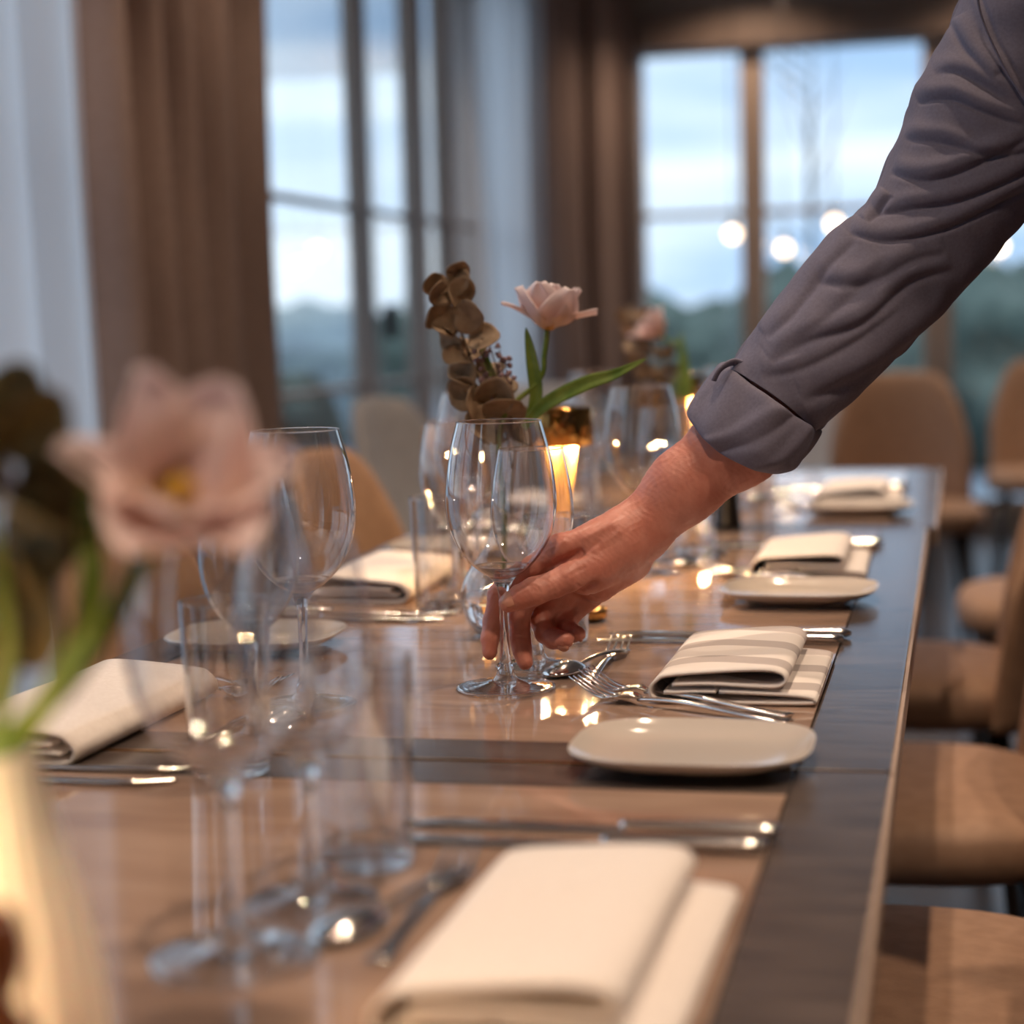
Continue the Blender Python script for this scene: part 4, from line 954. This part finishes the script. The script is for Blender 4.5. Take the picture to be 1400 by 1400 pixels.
def segd(P, pl):
    best = np.full(len(P), 1e9); tb_ = np.zeros(len(P)); sd = np.zeros(len(P)); n = len(pl)
    for i in range(n - 1):
        a, b_ = np.array(pl[i], float), np.array(pl[i + 1], float); d = b_ - a; t = np.clip(((P - a) @ d) / (d @ d), 0, 1); v = P - a - t[:, None] * d; r = np.linalg.norm(v, axis=1)
        m_ = r < best; best[m_] = r[m_]; tb_[m_] = ((i + t) / (n - 1))[m_]; sd[m_] = np.sign(d[0] * v[:, 1] - d[1] * v[:, 0])[m_]
    return best * sd, tb_
D_ = np.zeros(len(PX))
def fold(pl, wd, amp, sharp=.45, ends=True):
    """ridge of cloth: gentle on one side, tucked under on the other (crease)"""
    global D_
    d, t = segd(PX, cat(np.array(pl, float), 5)); e = np.sin(PI * np.clip(t, 0, 1)) ** .5 if ends else 1
    D_ += fr * e * amp * 1.2 * (np.exp(-(d / wd) ** 2) - .9 * np.exp(-((d - wd * 1.15) / (wd * sharp)) ** 2))
# long folds seen on the photographed sleeve
fold([(1040, 452), (1075, 420), (1118, 362), (1160, 318)], 13, .0022)
fold([(1046, 482), (1100, 452), (1170, 428), (1236, 372), (1300, 352)], 15, .0030)
fold([(1090, 530), (1165, 500), (1240, 452), (1300, 400), (1370, 330)], 18, .0026)
fold([(1165, 306), (1220, 316), (1290, 300), (1370, 262), (1420, 238)], 12, .0034, .35)
fold([(1196, 282), (1245, 272), (1310, 262), (1380, 232), (1420, 212)], 12, .0034, .35)
fold([(1180, 300), (1200, 276), (1212, 262)], 9, .0030)
fold([(1222, 222), (1270, 232), (1330, 212), (1400, 176)], 13, .0034, .35)
fold([(1238, 178), (1290, 182), (1350, 200), (1410, 196)], 11, .0026)
fold([(1252, 128), (1300, 122), (1345, 140), (1400, 160)], 11, .0032, .35)
fold([(1275, 88), (1310, 86), (1350, 104), (1390, 130)], 12, .0022)
fold([(1310, 22), (1330, 60), (1366, 100)], 12, .0024)

fold([(1050, 470), (1110, 430), (1160, 385), (1200, 340)], 16, .0014)
fold([(1120, 370), (1180, 372), (1240, 342), (1290, 330)], 15, .0026)
fold([(1040, 500), (1090, 490), (1160, 455), (1220, 410)], 14, .0016)

# armhole seam
d, t_ = segd(PX, [(1322, -30), (1340, 20), (1356, 62), (1400, 136), (1450, 200)]); D_ += fr * (.0016 * np.exp(-(d / 5) ** 2) - .0016 * np.exp(-((d + 9) / 3) ** 2))
u_ = np.repeat(np.arange(nS) / nS, nC); v_ = np.tile(ang, nS)
D_ += .0022 * np.sin(v_ * 2 + u_ * 38) * np.sin(u_ * 23 + 1.3 * np.sin(v_)) * (~fr) + .0004 * np.sin(v_ * 5 - u_ * 60) + .0003 * np.sin(v_ * 9 + u_ * 95 + 2 * np.sin(v_ * 2))
G = (G.reshape(-1, 3) + Nor.reshape(-1, 3) * D_[:, None]).reshape(nS, nC, 3)
grid('sleeve', G - PO, M_shirt, person, wrap=True, solid=.0008)
# seam stitching along the armhole
sm_ = cat([(1335, -12), (1341, 20), (1357, 60), (1378, 100), (1400, 134), (1424, 168)], 6); tube('armhole_seam', [dep(x, y, SD - .066) - PO for x, y in sm_], .0011, M_shirt, person, 6)

# ---- rolled cuff
cs = [((951, 563), (1060, 634)), ((948, 566), (1066, 640)), ((952, 556), (1078, 640)), ((961, 543), (1092, 636)), ((972, 527), (1104, 622)), ((982, 513), (1114, 606)), ((989, 503), (1120, 592)), ((995, 500), (1118, 588)), ((1000, 506), (1108, 584))]
cc = [((dep(*u, 1.568) + dep(*l, 1.568)) / 2, (dep(*u, 1.568) - dep(*l, 1.568)) / 2) for u, l in cs]
grow = [.93, 1.0, 1.015, 1.02, 1.02, 1.015, 1.01, .99, .93]; G = []
cC = cat([c for c, _ in cc], 8); cH = cat([h * g for (_, h), g in zip(cc, grow)], 8); aa = np.linspace(0, 2 * PI, 201)[:-1]
axd = cC[-1] - cC[0]; axd /= np.linalg.norm(axd)
for i in range(len(cC)):
    h = cH[i]; r = np.linalg.norm(h); t = i / (len(cC) - 1); wv = 1.5 * (.0018 * np.sin(aa * 3 + 1 + t * 2.2) + .0011 * np.sin(aa * 7 + t * 4) + .0016 * np.exp(-((aa - 1.0 - t * .9) / .12) ** 2) + .0018 * np.exp(-((aa - 2.0 - t * .5) / .14) ** 2) - .0016 * np.exp(-((aa - 1.3 - t * .9) / .10) ** 2))
    bowv = axd * (-.013 * (np.sin(aa))[:, None] * (1 - t) * 1.0 - .006 * np.sin(aa)[:, None])
    G.append(cC[i] + np.cos(aa)[:, None] * (h + h / r * wv[:, None]) - np.sin(aa)[:, None] * vdir * (r * .84 + wv[:, None]) + bowv)
grid('rolled_cuff', np.array(G) - PO, M_shirt, person, wrap=True, solid=.0026)
G2 = np.array(G)[2:34]; G2 = G2.mean(1, keepdims=True) + (G2 - G2.mean(1, keepdims=True)) * .93 + axd * .003
grid('cuff_lining', G2 - PO, M_shirt, person, wrap=True, solid=.0010)
# buttoned loop at the top of the roll
tube('cuff_loop', cat([HH(976, 520, -12) - PO, HH(982, 508, -14) - PO, HH(992, 499, -12) - PO, HH(1004, 495, -8) - PO, HH(1016, 498, -10) - PO], 6), .0042, M_shirt, person, 12, flat=.45)
# ---- rest of the shirt, trousers, head: stands outside the frame
sh_ = dep(1500, -60, 1.55); fac = np.array([-.62, -.78, 0]); fac /= np.linalg.norm(fac); lf = np.array([-fac[1], fac[0], 0])
lf = lf if lf[0] > 0 else -lf
neck_ = sh_ + lf * .19 + np.array([0, 0, .03]) ; hip = np.array([.56, 1.66, .95]); lsh = sh_ + lf * .37 + np.array([.0, 0, -.02]); chest = (sh_ + lsh) / 2 - np.array([0, 0, .12]) * 1.0 + (hip - neck_) * .1
T = [(sh_, neck_, .062, .07, .04, None, 1), (lsh, neck_, .062, .07, .04, None, 1), (chest, hip + [0, 0, .08], .125, .13, .05, fac, .72), (sh_ - [0, 0, .04], chest, .075, .12, .05, fac, .8), (lsh - [0, 0, .04], chest, .075, .12, .05, fac, .8),
     (lsh, lsh + np.array([.10, -.02, -.27]), .058, .046, .03, None, 1), (lsh + np.array([.10, -.02, -.27]), lsh + np.array([.03, -.16, -.42]), .046, .038, .02, None, 1)]
V, Fc = sdf_mesh(T, .006); V = relax(V, Fc, 3); n_ = vnormals(V, Fc)
V = V + n_ * (.0035 * np.sin(V[:, 2] * 55 + 3 * np.sin(V[:, 0] * 14) + 2 * np.sin(V[:, 1] * 17)) * np.sin(V[:, 0] * 21 + V[:, 1] * 13))[:, None]
SB = ndmesh('shirt_body', V - PO, Fc, M_shirt, person)
ncx = neck_ + np.array([0, 0, .055]); ca = np.linspace(-2.7, 2.7, 40); G = []
for (rr2, zz) in ((.062, .0), (.060, .030), (.066, .034), (.080, .004), (.078, .000)):
    G.append([ncx + fac * (.010 + rr2 * math.cos(a)) + lf * rr2 * math.sin(a) + np.array([0, 0, zz - .022 * (math.cos(a) > .6) * (math.cos(a) - .6)]) - PO for a in ca])
grid('collar', G, M_shirt, SB, solid=.0015)

hL, hR = hip + lf * .09, hip - lf * .09; T = [(hL, hR, .115, .115, .05, fac, .85)]
for hh, kx, ft in ((hL, .02, np.array([.62, 1.50, .03])), (hR, -.02, np.array([.55, 1.86, .03]))):
    kn = (hh + ft) / 2 + fac * .04; kn[2] = .50; T += [(hh, kn, .095, .065, .05), (kn, ft + [0, 0, .05], .063, .05, .02)]
V, Fc = sdf_mesh(T, .008); V = relax(V, Fc, 3); ndmesh('trousers', V - PO, Fc, M_trous, person)
for ft in (np.array([.62, 1.50, .035]), np.array([.55, 1.86, .035])):
    V, Fc = sdf_mesh([(ft, ft + fac * .15, .034, .028, .02), (ft, ft + fac * .10 + [0, 0, -.003], .032, .034, .02)], .004); ndmesh('shoe', V - PO, Fc, M_black, person)
hd = neck_ + fac * .07 + np.array([0, 0, .20]); side = lf
T = [(neck_ - [0, 0, .02], hd - [0, 0, .07], .052, .05, .02), (hd, hd + [0, 0, .045], .078, .080, .02), (hd + fac * .03 - [0, 0, .05], hd + fac * .035 - [0, 0, .07], .052, .045, .03), (hd + fac * .078 + [0, 0, .0], hd + fac * .098 - [0, 0, .028], .009, .013, .012),
     (hd + fac * .070 + side * .03 + [0, 0, .03], hd + fac * .070 - side * .03 + [0, 0, .03], .012, .012, .015), (hd + fac * .068 - side * .017 - [0, 0, .056], hd + fac * .068 + side * .017 - [0, 0, .056], .010, .010, .008)]
for s_ in (-1, 1): T += [(hd + side * s_ * .031 + fac * .092 + [0, 0, .008], hd + side * s_ * .031 + fac * .092 + [0, 0, .008], .010, .010, -.010), (hd + side * s_ * .078 + [0, 0, .005], hd + side * s_ * .081 - [0, 0, .03], .016, .009, .008, side, .5)]
V, Fc = sdf_mesh(T, .003); V = relax(V, Fc, 2); ndmesh('head', V - PO, Fc, M_skin, person)
for s_ in (-1, 1):
    bm = bmesh.new(); bmesh.ops.create_uvsphere(bm, u_segments=16, v_segments=10, radius=.0115); EY = bmo('eye', bm, mat('eye_white', (.7, .68, .65), .2) if s_ < 0 else bpy.data.materials['eye_white'], person, True, tuple(hd + side * s_ * .030 + fac * .0655 + [0, 0, .008] - PO))
    bm = bmesh.new(); bmesh.ops.create_uvsphere(bm, u_segments=16, v_segments=8, radius=.0055); bmo('iris', bm, M_hair, EY, True, tuple(fac * .0068 - np.array([0, 0, .0015])))
    tube('eyebrow', cat([hd + side * s_ * (.030 + d_) + fac * (.083 - abs(d_) * .3) + [0, 0, .026 - abs(d_) * .15] - PO for d_ in (-.014, -.005, .005, .014)], 4), [.0018] * 13, M_hair, person, 6)
V, Fc = sdf_mesh([(hd + [0, 0, .05], hd + [0, 0, .062] - fac * .012, .088, .088, .02), (hd - fac * .03 + [0, 0, .0], hd - fac * .025 - [0, 0, .045], .072, .055, .03)], .004); V = V + vnormals(V, Fc) * (.002 * np.sin(V[:, 0] * 300 + V[:, 2] * 200))[:, None]
keep = None
ndmesh('hair', V - PO - fac * .012, Fc, M_hair, person)
# near hand of the other arm
lw = lsh + np.array([.03, -.16, -.42]); T = [(lw + [.0, .02, .03], lw + fac * .05 - [0, 0, .05], .03, .026, .01), (lw + fac * .05 - [0, 0, .05], lw + fac * .09 - [0, 0, .11], .027, .030, .01)]
kn0 = lw + fac * .09 - np.array([0, 0, .11])
for q in range(4): b0 = kn0 + lf * (q - 1.5) * .017; T += [(b0, b0 + fac * .012 - [0, 0, .04], .0095, .0085, .004), (b0 + fac * .012 - [0, 0, .04], b0 - fac * .006 - [0, 0, .07 - abs(q - 1.4) * .005], .0085, .0065, .003)]
T += [(kn0 + lf * -.03 + [0, 0, .03], kn0 - lf * .045 + fac * .02 - [0, 0, .01], .013, .010, .008), (kn0 - lf * .045 + fac * .02 - [0, 0, .01], kn0 - lf * .042 + fac * .03 - [0, 0, .035], .010, .008, .003)]
V, Fc = sdf_mesh(T, .0025); V = relax(V, Fc, 2); ndmesh('left_hand', V - PO, Fc, M_skin, person)
